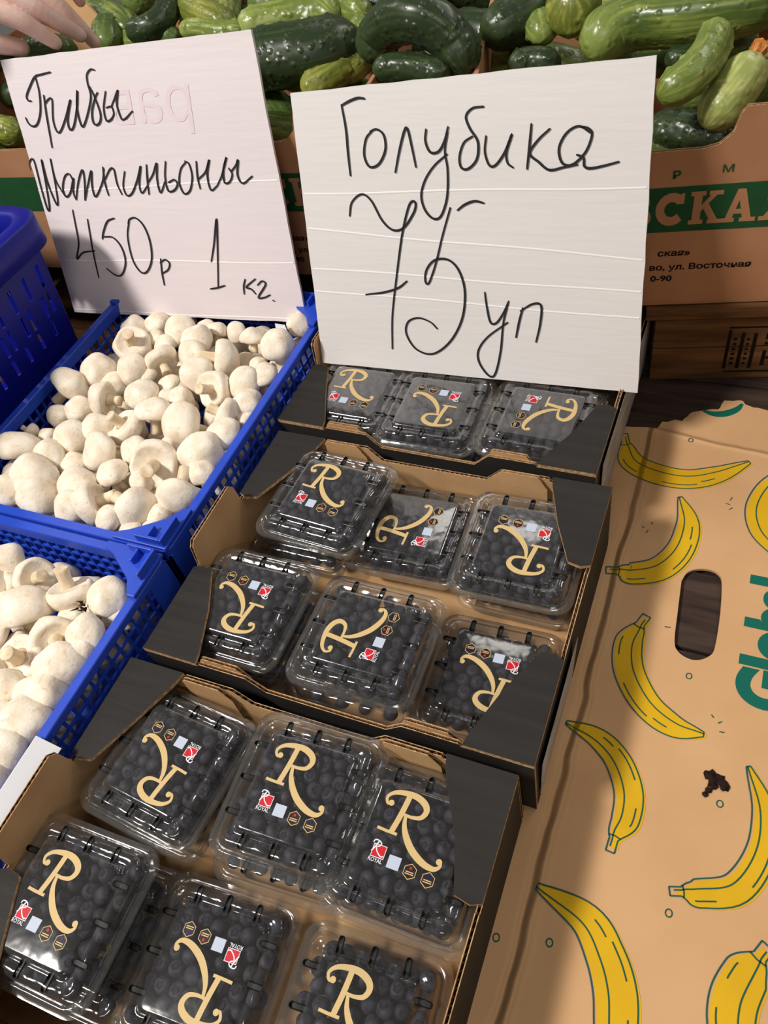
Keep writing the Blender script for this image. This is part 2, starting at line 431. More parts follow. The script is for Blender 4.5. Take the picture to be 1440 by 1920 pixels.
SIGN_A = {'A':(-0.8314,0.6483,0.1),'u':(0.9959,0.0907,0.0),'v':(-0.0265,0.2912,0.9563),'n':(0.0867,-0.9524,0.2924),'quad':[(0.0,0.0),(0.3502,0.0),(0.3329,0.3141),(0.0035,0.3034)],'words':[[[(0.0701,0.2881),(0.0575,0.2865),(0.0464,0.2843),(0.0351,0.2744),(0.0269,0.2654),(0.0272,0.2607),(0.0314,0.2599)],[(0.0472,0.2847),(0.0464,0.2681),(0.0402,0.2484),(0.0308,0.2355),(0.0231,0.2328),(0.0179,0.2363),(0.0161,0.2425)],[(0.0517,0.2651),(0.0472,0.2421),(0.0422,0.2088)],[(0.0501,0.2563),(0.0578,0.2612),(0.0616,0.2594),(0.0553,0.2395),(0.0557,0.2269),(0.0613,0.2263),(0.0746,0.2412),(0.0875,0.259),(0.0763,0.2388),(0.0755,0.2278),(0.0825,0.2314),(0.0943,0.2518),(0.1004,0.2682),(0.0936,0.25),(0.0931,0.2325),(0.0973,0.2319),(0.1089,0.2471),(0.117,0.2618),(0.117,0.2742),(0.1189,0.2831),(0.1255,0.2881),(0.1307,0.2874)],[(0.1181,0.2719),(0.1216,0.2616),(0.1241,0.2442),(0.121,0.2349),(0.1148,0.2314),(0.1111,0.2353),(0.1138,0.2469),(0.1226,0.2599),(0.1273,0.2648)],[(0.1384,0.2654),(0.1304,0.2486),(0.1299,0.2358),(0.1363,0.2363),(0.1424,0.2422),(0.1412,0.2496),(0.1342,0.2489)],[(0.1412,0.2496),(0.1478,0.2571),(0.1554,0.2658),(0.1497,0.2525),(0.1506,0.2382),(0.1552,0.2362),(0.1682,0.244)]],[[(0.0007,0.1839),(0.0009,0.1911),(0.0057,0.1962),(0.0092,0.193),(0.0076,0.1648),(0.0073,0.1374),(0.0114,0.139),(0.0172,0.17),(0.021,0.1954),(0.0199,0.17),(0.0229,0.1455),(0.0264,0.1438),(0.0311,0.1672),(0.0349,0.1966),(0.0331,0.1724),(0.0398,0.1539)],[(0.0593,0.1706),(0.0561,0.1784),(0.0482,0.1749),(0.0407,0.1619),(0.0417,0.1518),(0.0502,0.1565),(0.0611,0.1736),(0.0549,0.1565),(0.0559,0.148)],[(0.0559,0.148),(0.0669,0.1694),(0.0775,0.1826),(0.0761,0.1693),(0.0691,0.1474)],[(0.0691,0.1474),(0.0805,0.1667),(0.0902,0.1814),(0.0855,0.164),(0.0865,0.1515),(0.1019,0.168),(0.109,0.1836)],[(0.1083,0.1854),(0.1055,0.169),(0.1061,0.1529)],[(0.107,0.1715),(0.1177,0.1827),(0.1232,0.1819),(0.1227,0.1662),(0.1259,0.1538)],[(0.1378,0.1799),(0.1308,0.1636),(0.1326,0.1528),(0.1411,0.1553),(0.1533,0.1709),(0.1621,0.1857),(0.1544,0.1659),(0.155,0.1552),(0.1649,0.1632)],[(0.1705,0.187),(0.1671,0.1707),(0.1646,0.1536)],[(0.1673,0.1672),(0.1768,0.1766),(0.185,0.1883),(0.1807,0.1706),(0.1814,0.1555),(0.191,0.1679)],[(0.1976,0.19),(0.1924,0.1729),(0.1926,0.1579),(0.2006,0.1578),(0.2072,0.1643),(0.2043,0.1698),(0.1956,0.1669)],[(0.2249,0.189),(0.2158,0.1811),(0.2102,0.1665),(0.2137,0.1542),(0.2225,0.1576),(0.2291,0.1724),(0.2284,0.1865),(0.2234,0.1899)],[(0.2386,0.1892),(0.2363,0.1723),(0.2368,0.1595)],[(0.2369,0.1699),(0.2483,0.178),(0.2559,0.1907),(0.2498,0.1745),(0.2507,0.1579),(0.26,0.1622)],[(0.26,0.1622),(0.2691,0.1743),(0.2789,0.1931),(0.2718,0.179),(0.2708,0.166),(0.2779,0.1669),(0.2825,0.175),(0.2793,0.1813)],[(0.2813,0.1774),(0.289,0.184),(0.293,0.1896),(0.2892,0.174),(0.2943,0.1648),(0.3077,0.1723)]],[[(0.046,0.1357),(0.0434,0.1132),(0.0406,0.0935),(0.0308,0.0738),(0.0436,0.0821),(0.0626,0.0846)],[(0.0648,0.1243),(0.0608,0.0937),(0.0586,0.0708),(0.0572,0.0491)],[(0.1055,0.1257),(0.0939,0.1216),(0.0833,0.1079),(0.0794,0.1001)],[(0.0817,0.1029),(0.0962,0.1019),(0.1052,0.0897),(0.1057,0.0716),(0.0958,0.0553),(0.0855,0.0533),(0.0737,0.0618)],[(0.127,0.1238),(0.1185,0.1026),(0.1174,0.0747),(0.1248,0.0588),(0.1351,0.0596),(0.1462,0.0752),(0.1499,0.0974),(0.1463,0.1164),(0.1374,0.126),(0.1278,0.1244),(0.1242,0.119)],[(0.1596,0.076),(0.1568,0.0584),(0.156,0.0423)],[(0.1575,0.0709),(0.1659,0.075),(0.1712,0.0706),(0.1671,0.0626),(0.1571,0.0573)]],[[(0.2322,0.0739),(0.2408,0.0957),(0.2508,0.1251),(0.2446,0.0904),(0.2347,0.0416)],[(0.223,0.0393),(0.2336,0.041),(0.2448,0.0442)]],[[(0.275,0.0528),(0.2714,0.0444),(0.27,0.0342)],[(0.2893,0.0537),(0.2749,0.0433),(0.2812,0.0407),(0.2863,0.0347)],[(0.2909,0.046),(0.2979,0.0512),(0.302,0.0469),(0.2893,0.0308),(0.2972,0.0305),(0.3059,0.0342)],[(0.3087,0.0275),(0.3104,0.0267)]]]}
SIGN_B = {'A':(-0.4368,0.6236,0.09),'u':(0.999,0.0453,0.0),'v':(-0.0132,0.2921,0.9563),'n':(0.0433,-0.9553,0.2924),'quad':[(0.0,-0.0),(0.3625,-0.0),(0.3443,0.307),(-0.0009,0.2868)],'words':[[[(0.0539,0.2756),(0.0564,0.2539),(0.0565,0.2315),(0.0571,0.2108)],[(0.0539,0.2751),(0.0623,0.2787),(0.0717,0.2813),(0.0787,0.2807)],[(0.0846,0.2526),(0.0771,0.2449),(0.074,0.23),(0.079,0.2194),(0.0892,0.222),(0.097,0.235),(0.0963,0.2482),(0.0893,0.2536),(0.0822,0.2517)],[(0.1063,0.2143),(0.1118,0.2345),(0.1179,0.2519),(0.1213,0.2533),(0.1249,0.2374),(0.1283,0.2194)],[(0.14,0.2531),(0.139,0.2426),(0.1436,0.233),(0.1519,0.2334),(0.1581,0.2425),(0.1621,0.255)],[(0.1615,0.2505),(0.1584,0.2339),(0.1608,0.2169),(0.1597,0.1918),(0.153,0.1735),(0.1449,0.1706),(0.1365,0.1783),(0.1327,0.1918),(0.137,0.2067),(0.147,0.2203),(0.1605,0.231)],[(0.1965,0.2716),(0.186,0.2704),(0.1797,0.2637),(0.1833,0.2536),(0.1911,0.2419),(0.1901,0.2267),(0.1815,0.218),(0.1745,0.2194),(0.173,0.2291),(0.1774,0.241),(0.1859,0.2466)],[(0.199,0.2467),(0.198,0.2329),(0.2023,0.2215),(0.2086,0.2215),(0.2173,0.2329),(0.2236,0.2482),(0.2188,0.2329),(0.2201,0.2234),(0.2254,0.2194)],[(0.2414,0.2566),(0.2402,0.2361),(0.2388,0.2183)],[(0.2584,0.2524),(0.248,0.243),(0.2409,0.2319),(0.2493,0.2245),(0.2597,0.2175),(0.273,0.2199),(0.2852,0.2223)],[(0.2948,0.2489),(0.2844,0.2543),(0.2737,0.2487),(0.2676,0.236),(0.2713,0.2236),(0.2808,0.2222),(0.2918,0.2328),(0.2964,0.2471),(0.2927,0.2525),(0.2854,0.2539)],[(0.2842,0.2305),(0.2902,0.2283),(0.2917,0.2209),(0.2977,0.2191),(0.3095,0.2214),(0.3219,0.2247)]],[[(0.0523,0.171),(0.0561,0.1846),(0.0678,0.1929),(0.0781,0.1867),(0.0887,0.1675),(0.1001,0.158),(0.1122,0.1606),(0.1236,0.1754),(0.1264,0.1844),(0.123,0.187),(0.118,0.18),(0.11,0.1534),(0.1014,0.1105),(0.0935,0.0648),(0.091,0.026)],[(0.0636,0.0872),(0.0863,0.0913),(0.1025,0.097),(0.1128,0.1049)],[(0.1628,0.1815),(0.1542,0.1548),(0.1464,0.127),(0.1379,0.1048),(0.1337,0.1058),(0.1354,0.118),(0.1447,0.1286),(0.1594,0.1298),(0.1709,0.1191),(0.1771,0.0972),(0.1738,0.0674),(0.16,0.0405),(0.1394,0.0241),(0.1198,0.0282),(0.109,0.0452),(0.1117,0.0592),(0.124,0.0648),(0.1376,0.0611),(0.1454,0.054)],[(0.1703,0.1794),(0.1779,0.1849),(0.1879,0.1884),(0.1972,0.1868)]],[[(0.1987,0.0976),(0.2006,0.0841),(0.2048,0.0661),(0.2113,0.0653),(0.2187,0.0765),(0.2241,0.0897)],[(0.2236,0.0873),(0.2189,0.0659),(0.2165,0.0341),(0.2109,0.007),(0.2036,0.0043),(0.1931,0.0181),(0.1918,0.0325),(0.202,0.0489),(0.2235,0.0668)],[(0.2391,0.0837),(0.2358,0.0689),(0.2329,0.0511)],[(0.2369,0.0801),(0.249,0.0884),(0.258,0.0872),(0.2578,0.0676),(0.2544,0.0477)]]]}
MUSH_FAR = [((-0.6892,0.6469,0.098),0.0168,None),((-0.716,0.6305,0.098),0.0179,None),((-0.6396,0.6301,0.108),0.0201,None),((-0.6917,0.5937,0.108),0.0235,(0.3748,-0.2707,0.8867)),((-0.6746,0.6184,0.098),0.012,None),((-0.5949,0.6456,0.098),0.0129,(-0.0673,-0.6903,-0.7204)),((-0.5696,0.6497,0.098),0.0136,None),((-0.5302,0.63,0.108),0.0175,(0.0742,-0.5649,-0.8218)),((-0.4927,0.6232,0.108),0.0199,None),((-0.6032,0.6133,0.108),0.0195,None),((-0.6503,0.6086,0.098),0.017,None),((-0.595,0.5881,0.108),0.0192,None),((-0.6306,0.5709,0.108),0.0194,(0.6582,-0.6583,-0.3652)),((-0.5522,0.5892,0.108),0.023,(-0.8897,-0.3408,0.3039)),((-0.5077,0.5963,0.098),0.0114,None),((-0.4685,0.5692,0.108),0.0176,None),((-0.661,0.548,0.108),0.0195,None),((-0.704,0.538,0.108),0.0215,None),((-0.7275,0.5057,0.108),0.023,(-0.5713,-0.6838,-0.454)),((-0.5683,0.5546,0.108),0.0214,None),((-0.5351,0.5365,0.108),0.0207,(-0.1623,-0.7327,0.661)),((-0.5027,0.5548,0.108),0.0197,None),((-0.6041,0.5406,0.098),0.0145,None),((-0.6793,0.5283,0.098),0.0151,None),((-0.6214,0.5118,0.108),0.0195,None),((-0.665,0.4931,0.108),0.022,(0.9721,0.2042,-0.1157)),((-0.5757,0.5217,0.098),0.0155,None),((-0.699,0.4788,0.098),0.0164,None),((-0.7204,0.4644,0.098),0.0136,None),((-0.5859,0.4853,0.108),0.0216,(0.111,-0.6319,-0.767)),((-0.5007,0.5008,0.108),0.0199,(-0.8662,-0.038,0.4982)),((-0.4681,0.5244,0.108),0.0158,None),((-0.6435,0.4485,0.108),0.0175,None),((-0.6125,0.4588,0.108),0.0208,(-0.3019,-0.1891,0.9344)),((-0.5401,0.4758,0.108),0.0246,None),((-0.4712,0.4722,0.108),0.0192,None),((-0.6663,0.4266,0.108),0.0205,None),((-0.7215,0.3978,0.108),0.0257,(0.1998,-0.5933,-0.7798)),((-0.7108,0.429,0.098),0.0118,None),((-0.6746,0.3954,0.108),0.0192,None),((-0.6163,0.4174,0.108),0.0218,None),((-0.5735,0.425,0.108),0.0173,None),((-0.5405,0.4149,0.108),0.0259,(0.3542,-0.7812,0.5141)),((-0.4938,0.4392,0.108),0.0242,None),((-0.5457,0.4498,0.098),0.012,None),((-0.6466,0.3967,0.098),0.0161,None),((-0.6692,0.363,0.108),0.0255,None),((-0.5799,0.3905,0.108),0.0171,None),((-0.6114,0.3662,0.108),0.0207,None),((-0.5501,0.3963,0.098),0.013,None),((-0.4653,0.4153,0.108),0.0148,None),((-0.6883,0.3312,0.108),0.0208,None),((-0.5773,0.3496,0.108),0.0232,(0.8334,0.5394,0.1207)),((-0.5283,0.3551,0.108),0.0219,(-0.9687,0.2329,0.0855)),((-0.4837,0.3833,0.108),0.0245,(-0.1883,0.9479,0.257)),((-0.636,0.3524,0.098),0.0141,None),((-0.6469,0.323,0.108),0.0236,None),((-0.5986,0.322,0.108),0.0186,None),((-0.5019,0.3589,0.098),0.0136,None),((-0.5457,0.3182,0.108),0.0149,None),((-0.524,0.3301,0.098),0.0136,None),((-0.4934,0.5282,0.098),0.0135,None),((-0.5934,0.5182,0.098),0.0128,None),((-0.4928,0.6829,0.098),0.0164,None),((-0.475,0.5054,0.098),0.0119,None),((-0.7403,0.4324,0.098),0.0103,(-0.8802,0.0749,0.4686)),((-0.7133,0.3689,0.098),0.013,None),((-0.5942,0.3394,0.098),0.0118,None),((-0.4999,0.3377,0.098),0.0117,None),((-0.6457,0.5518,0.098),0.0126,None),((-0.6133,0.6472,0.098),0.0139,None)]
MUSH_NEAR = [((-0.6244,0.2586,0.107),0.019,None),((-0.5799,0.2503,0.107),0.0207,(0.8081,-0.0137,0.5889)),((-0.534,0.2466,0.107),0.0237,(-0.2252,0.454,0.8621)),((-0.4872,0.2521,0.107),0.02,(-0.1094,0.0701,-0.9915)),((-0.5633,0.2156,0.107),0.0253,(0.3648,-0.587,-0.7228)),((-0.597,0.2184,0.098),0.0165,None),((-0.5565,0.1888,0.098),0.0112,None),((-0.5334,0.1709,0.107),0.0226,(0.1573,-0.2292,0.9606)),((-0.5152,0.1991,0.107),0.0206,(0.7208,-0.4942,0.486)),((-0.4795,0.2104,0.107),0.0196,None),((-0.469,0.2417,0.098),0.0133,None),((-0.4882,0.1749,0.107),0.024,None),((-0.4526,0.1927,0.107),0.0162,None),((-0.5287,0.1445,0.107),0.0161,None),((-0.4966,0.1436,0.107),0.0182,None),((-0.4601,0.1512,0.107),0.0211,None),((-0.4875,0.1222,0.107),0.0232,None),((-0.4562,0.1203,0.107),0.015,None),((-0.4719,0.0911,0.107),0.0222,None),((-0.515,0.1136,0.107),0.0175,None),((-0.5769,0.1834,0.107),0.0169,None),((-0.476,0.0679,0.107),0.0202,None),((-0.4762,0.1082,0.098),0.0145,None),((-0.6129,0.2401,0.098),0.0139,None),((-0.5193,0.2255,0.098),0.0137,None),((-0.5052,0.2418,0.098),0.0109,None),((-0.5047,0.162,0.098),0.0106,None),((-0.6231,0.2289,0.107),0.0178,None),((-0.5515,0.1487,0.107),0.0164,None),((-0.4991,0.0856,0.107),0.0172,None),((-0.4559,0.0624,0.107),0.0182,None)]
CUCUMBERS = [([(-0.6139,0.8622,0.325),(-0.5726,0.8838,0.325),(-0.5211,0.8989,0.325),(-0.4892,0.9237,0.325),(-0.478,0.944,0.325)],0.0356,'dark',0,'large dark warty cucumber lying between the two price signs'),([(-0.4309,0.8792,0.32),(-0.4283,0.896,0.34),(-0.4004,0.8852,0.36),(-0.3665,0.8686,0.37),(-0.3408,0.8685,0.36),(-0.3222,0.8663,0.34),(-0.3069,0.849,0.32)],0.0248,'dark',0,'dark cucumber bent into an arch above the larger price sign'),([(-0.4171,0.848,0.325),(-0.3933,0.856,0.325),(-0.3592,0.8497,0.325),(-0.3232,0.8343,0.325)],0.016,'dark',0,'small dark cucumber tucked under the arched one'),([(-0.1796,0.8776,0.325),(-0.1708,0.9053,0.335),(-0.1409,0.9189,0.34),(-0.0915,0.9118,0.345),(-0.0512,0.912,0.35),(-0.0128,0.9255,0.35)],0.0264,'striped',0,'long striped green cucumber across the top right'),([(-0.0636,0.8834,0.345),(-0.064,0.8446,0.34),(-0.0747,0.8041,0.335),(-0.099,0.7824,0.325)],0.0178,'light',0,'light green curved cucumber right of the larger sign'),([(-0.0255,0.8633,0.325),(-0.0323,0.84,0.315),(-0.0438,0.8206,0.302),(-0.0568,0.8028,0.288)],0.022,'pale',1,'pale yellowish cucumber with a dried orange blossom'),([(-0.1133,0.8457,0.268),(-0.0826,0.8351,0.269),(-0.0532,0.8248,0.27),(-0.0242,0.8175,0.272)],0.0199,'dark',0,'dark cucumber at the rim of the carton beside the larger sign'),([(-0.3181,0.9344,0.325),(-0.2963,0.9436,0.33),(-0.2746,0.9645,0.335),(-0.2552,0.9941,0.34)],0.0272,'dark',0,'dark cucumber with a bumpy pale middle left of the upright one'),([(-0.2165,0.9579,0.325),(-0.2159,0.9431,0.345),(-0.2147,0.9274,0.37)],0.0304,'yellowgreen',0,'fat yellow-green cucumber seen end on at the top'),([(-0.2429,0.9315,0.315),(-0.2475,0.937,0.325),(-0.2578,0.9642,0.33)],0.0195,'light',0,'short light cucumber seen end on above the larger sign'),([(-0.2786,0.9014,0.305),(-0.2541,0.9101,0.305),(-0.2203,0.9065,0.305)],0.0165,'dark',0,'dark cucumber half hidden by the larger sign top edge'),([(-0.4873,0.8971,0.3),(-0.4713,0.9087,0.305),(-0.4659,0.9453,0.31)],0.0177,'yellowgreen',0,'yellow-green cucumber under the left foot of the arch'),([(-0.4706,0.9331,0.32),(-0.4741,0.9629,0.325),(-0.4621,0.9747,0.33)],0.0199,'light',0,'light green end poking out left of the arch'),([(-0.9967,1.054,0.325),(-0.9721,1.0664,0.325),(-0.9067,1.031,0.325),(-0.8413,0.9843,0.325)],0.023,'striped',0,'striped green cucumber just right of the fingers'),([(-0.8639,0.9414,0.315),(-0.869,0.9599,0.325),(-0.8991,1.0031,0.33)],0.0218,'mid',0,'mid green cucumber seen end on right of the fingers'),([(-0.8367,0.971,0.33),(-0.7981,0.968,0.335),(-0.7873,0.9933,0.34),(-0.8011,1.0404,0.35)],0.0177,'dark',0,'thin dark cucumber curling up behind the smaller sign'),([(-0.817,1.0851,0.335),(-0.7663,1.0319,0.335),(-0.7187,0.9958,0.335),(-0.6631,0.9569,0.335)],0.0224,'yellowgreen',0,'yellow-green striped cucumber above the smaller sign'),([(-0.7366,1.0847,0.335),(-0.7046,1.0253,0.335),(-0.6747,0.9704,0.335)],0.0183,'light',0,'narrow light cucumber upright above the smaller sign'),([(-0.648,0.9516,0.335),(-0.6176,0.9695,0.335),(-0.5791,0.9866,0.335),(-0.5429,0.9914,0.335),(-0.5157,0.9725,0.335)],0.0218,'light',0,'light warty cucumber behind the large dark one'),([(-0.7392,0.9547,0.335),(-0.7138,0.9586,0.335),(-0.6739,0.9471,0.335),(-0.6354,0.9506,0.335)],0.0131,'light',0,'slim light cucumber along the top edge of the smaller sign'),([(-0.8812,0.9728,0.315),(-0.8558,0.9773,0.315),(-0.8174,0.9687,0.315)],0.0155,'light',0,'bright green cucumber lying just above the smaller sign'),([(-0.8155,0.9611,0.318),(-0.7939,0.9769,0.318),(-0.7593,0.9788,0.318)],0.015,'mid',0,'mid green cucumber above the smaller sign middle'),([(-1.0002,0.9109,0.325),(-0.9625,0.9264,0.325),(-0.905,0.9275,0.325)],0.0224,'mid',0,'mid green cucumber below the fingers'),([(-1.0893,0.9501,0.32),(-1.0476,0.9387,0.32),(-1.0226,0.9464,0.32)],0.0235,'dark',0,'dark cucumber at the left edge below the hand'),([(-0.5194,0.8581,0.3),(-0.4928,0.8809,0.305),(-0.4684,0.9256,0.31)],0.0189,'yellowgreen',0,'yellow-green cucumber below the large dark one'),([(-0.604,0.8891,0.285),(-0.5885,0.8865,0.268),(-0.558,0.8614,0.25),(-0.533,0.8308,0.232)],0.0271,'mid',0,'glossy green cucumber showing in the gap between the signs'),([(-0.6423,0.9427,0.28),(-0.6133,0.9266,0.28),(-0.5815,0.911,0.28)],0.0144,'light',0,'light cucumber end in the gap between the signs'),([(-0.999,0.8072,0.275),(-0.9657,0.8004,0.275),(-0.9285,0.7939,0.275)],0.0196,'yellowgreen',0,'yellow-green cucumber left of the smaller sign'),([(-0.5696,1.0367,0.335),(-0.5288,1.0191,0.335),(-0.4775,0.9768,0.335)],0.0194,'light',0,'light cucumber at the top left of the arch'),([(-0.8935,1.0552,0.335),(-0.8937,1.0847,0.335),(-0.9012,1.1264,0.335)],0.0274,'mid',0,'mid green cucumber behind the thin curled one'),([(-0.6889,1.0512,0.325),(-0.6493,1.065,0.325),(-0.5993,1.0819,0.325)],0.0245,'mid',0,'mid green cucumber at the very top between the signs'),([(-0.5006,1.0298,0.33),(-0.479,1.0316,0.33),(-0.4589,1.0462,0.33)],0.0193,'dark',0,'small dark cucumber at the top above the arch'),([(-0.0577,0.9254,0.31),(-0.0451,0.9387,0.31),(-0.0296,0.9519,0.31)],0.0164,'mid',0,'mid green cucumber behind the blossom'),([(-0.1084,0.895,0.315),(-0.09,0.8873,0.315),(-0.0739,0.9139,0.315)],0.0143,'dark',0,'dark cucumber in the gap left of the light curved one'),([(-0.2766,0.943,0.305),(-0.2784,0.9748,0.305),(-0.2803,1.0079,0.305)],0.019,'dark',0,'dark cucumber in the shade beside the short light one')]
BANANAS = [([(-0.0877,0.664),(-0.0814,0.6451),(-0.0704,0.6225),(-0.0431,0.6111),(-0.0114,0.6104),(0.0177,0.6241),(0.0471,0.6489)],0.0108),([(-0.0681,0.4721),(-0.0542,0.4745),(-0.0427,0.4746),(-0.0188,0.4873),(-0.0038,0.515),(-0.0017,0.5514),(-0.0143,0.5837)],0.0104),([(-0.021,0.4295),(-0.0266,0.4136),(-0.0316,0.3939),(-0.0254,0.3664),(-0.0056,0.3392),(0.0195,0.3254),(0.0445,0.3248)],0.0102),([(-0.0097,0.2051),(-0.0082,0.2199),(-0.0033,0.2357),(-0.0057,0.2582),(-0.0191,0.2813),(-0.0393,0.2956),(-0.0674,0.3016)],0.0088),([(0.0379,0.1909),(0.049,0.1943),(0.0591,0.1967),(0.0833,0.2091),(0.097,0.2403),(0.0964,0.2744),(0.0816,0.3075)],0.0083),([(0.0258,0.0615),(0.0228,0.0746),(0.0187,0.0857),(0.0134,0.1099),(0.0022,0.1311),(-0.0171,0.1509),(-0.0571,0.1616)],0.0117),([(0.1084,0.1766),(0.1018,0.1639),(0.0953,0.1513),(0.0897,0.1316),(0.092,0.1113),(0.1054,0.0961),(0.1263,0.0924)],0.0119),([(0.1117,0.4957),(0.1008,0.5252),(0.0907,0.5394),(0.0711,0.5605),(0.065,0.5909),(0.0773,0.6271),(0.1013,0.6522)],0.0118)]
RINGS = [(-0.0157, 0.6691), (0.0251, 0.3768), (0.0644, 0.2696), (0.04, 0.1754), (-0.0382, 0.1261), (-0.0767, 0.1159)]
TICKS = [[(0.0362, 0.5957), (0.0345, 0.5906)], [(0.0308, 0.5859), (0.0352, 0.5851)], [(0.035, 0.578), (0.0379, 0.5815)], [(-0.0392, 0.5283), (-0.0375, 0.5324)], [(-0.042, 0.5345), (-0.0446, 0.5361)], [(-0.0346, 0.5409), (-0.0364, 0.5437)], [(0.0481, 0.3451), (0.0504, 0.3428)], [(0.0544, 0.3388), (0.0574, 0.3414)], [(0.0562, 0.3314), (0.0604, 0.3317)], [(-0.0033, 0.4221), (0.0021, 0.4225)]]
HAND = {'index': [(-0.8051, 0.7151, 0.4552), (-0.7806, 0.7348, 0.4335), (-0.77, 0.7472, 0.4155), (-0.765, 0.7606, 0.3979)], 'middle': [(-0.8001, 0.7379, 0.4622), (-0.7746, 0.7592, 0.4349), (-0.7624, 0.7758, 0.4131), (-0.7555, 0.7926, 0.393)], 'ring': [(-0.8014, 0.781, 0.4621), (-0.7779, 0.7968, 0.4269), (-0.7686, 0.8083, 0.4), (-0.7645, 0.82, 0.3743)], 'little': [(-0.7985, 0.8134, 0.4643), (-0.783, 0.8278, 0.4375), (-0.7776, 0.8356, 0.4231), (-0.778, 0.839, 0.4129)], 'thumb': [(-0.867, 0.7037, 0.4502), (-0.8528, 0.7206, 0.426), (-0.8393, 0.7383, 0.4098), (-0.8203, 0.761, 0.3934)], 'palm': [(-0.8638, 0.7195, 0.4907), (-0.8311, 0.7409, 0.4869), (-0.8087, 0.7183, 0.4542), (-0.8037, 0.7412, 0.4613), (-0.8014, 0.781, 0.4621), (-0.7985, 0.8134, 0.4643)], 'arm': [(-0.8649, 0.717, 0.4866), (-0.9319, 0.7222, 0.5183), (-1.0946, 0.7322, 0.5895), (-1.3027, 0.7231, 0.6924)]}
# ------------------------------------------------------------------ table of planks (setting)
mb = MB(); mb.box((-3.2, -2.6, -0.88), (3.0, 3.3, -0.85)); tag(mb.build('floor', [CONCRETE]), kind='structure')
mb = MB(); mb.box((-3.2, 3.3, -0.88), (3.0, 3.4, 3.0)); tag(mb.build('wall_back', [PLASTER]), kind='structure')
table = empty('display_table', Matrix.Translation((0, 0, 0)))
tag(table, 'dark plank display table under the cartons and crates', 'table')
yy = -0.42
k = 0
while yy < 1.55:
    w = 0.088
    mb = MB(); mb.box((-1.45, yy, -0.026 - 0.001*(k % 3)), (0.75, yy + w, -0.0005 - 0.0012*(k % 2)))
    mb.build('plank', [WOOD_DARK], table, bevel=0.0015)
    yy += w + 0.004; k += 1
for x in (-1.38, 0.62):
    for y in (-0.36, 1.42):
        mb = MB(); mb.box((x, y, -0.85), (x + 0.07, y + 0.07, -0.0285)); mb.build('leg', [WOOD_DARK], table, bevel=0.002)
    mb = MB(); mb.box((x + 0.075, -0.36, -0.13), (x + 0.10, 1.49, -0.0285)); mb.build('rail', [WOOD_DARK], table, bevel=0.002)

# wooden crate standing behind the torn carton
def yaw_frame(P0, yaw):
    a = math.radians(yaw)
    d = Vector((math.cos(a), math.sin(a), 0)); b = Vector((-d.y, d.x, 0))
    P0 = Vector(P0)
    return lambda s, z, t=0.0: P0 + d*s + b*t + Vector((0, 0, z))

wc = empty('wooden_crate', Matrix.Translation((-0.09, 0.757, 0)) @ Matrix.Rotation(math.radians(12), 4, 'Z'))
tag(wc, 'raw wooden crate with black stencil under the right cucumber carton', 'crate')
for (z0, z1, dy) in ((0.0, 0.046, 0.004), (0.048, 0.094, 0.004)):
    mb = MB(); mb.box((0.014, dy, z0), (0.42, dy + 0.014, z1)); mb.build('front_board', [WOOD], wc, bevel=0.001)
mb = MB(); mb.box((0.002, -0.006, 0.0955), (0.42, 0.06, 0.1105)); mb.build('top_board', [WOOD], wc, bevel=0.001)
for x0 in (0.014, 0.39):
    mb = MB(); mb.box((x0, 0.0185, 0.0), (x0 + 0.03, 0.33, 0.0945)); mb.build('side_board', [WOOD], wc, bevel=0.001)
mb = MB(); mb.box((0.014, 0.065, 0.0955), (0.42, 0.33, 0.1105)); mb.build('top_board', [WOOD], wc, bevel=0.001)
mb = MB()
def wq(s0, z0, s1, z1):
    mb.add([(s0, 0.0036, z0), (s1, 0.0036, z0), (s1, 0.0036, z1), (s0, 0.0036, z1)], [(0, 1, 2, 3)])
wq(0.094, 0.016, 0.0975, 0.072); wq(0.108, 0.016, 0.112, 0.068); wq(0.121, 0.016, 0.125, 0.067)
wq(0.096, 0.0105, 0.160, 0.0125); wq(0.094, 0.074, 0.165, 0.0765)
for z in (0.022, 0.029, 0.036, 0.043, 0.05, 0.057):
    wq(0.1005, z, 0.1045, z + 0.0035); wq(0.1145, z, 0.1178, z + 0.003)
wq(0.134, 0.02, 0.138, 0.042); wq(0.145, 0.02, 0.149, 0.042); wq(0.138, 0.03, 0.145, 0.033); wq(0.134, 0.05, 0.149, 0.054); wq(0.134, 0.058, 0.138, 0.066)
mb.build('stencil_print', [STENCIL], wc)

# pallet under the left cucumber carton
pl = empty('wooden_pallet', Matrix.Translation((-0.51, 0.76, 0)) @ Matrix.Rotation(math.radians(5), 4, 'Z'))
tag(pl, 'raw wooden pallet boards under the left cucumber carton', 'pallet')
for k in range(5):
    mb = MB(); mb.box((-0.62, 0.055 + k*0.075, 0.094), (0.04, 0.115 + k*0.075, 0.110)); mb.build('deck_board', [WOOD], pl, bevel=0.001)
for x0 in (-0.60, -0.30, -0.02):
    mb = MB(); mb.box((x0, 0.06, 0.017), (x0 + 0.05, 0.42, 0.0935)); mb.build('block', [WOOD], pl, bevel=0.001)
for k in range(3):
    mb = MB(); mb.box((-0.62, 0.05 + k*0.14, 0.0005), (0.04, 0.14 + k*0.14, 0.0165)); mb.build('base_board', [WOOD], pl, bevel=0.001)
bd = MB(); bd.box((-1.25, 0.662, -0.003), (-0.80, 0.735, 0.010))
tag(bd.build('loose_board', [WOOD], bevel=0.001), 'loose pale board lying on the planks behind the tall blue basket', 'board')

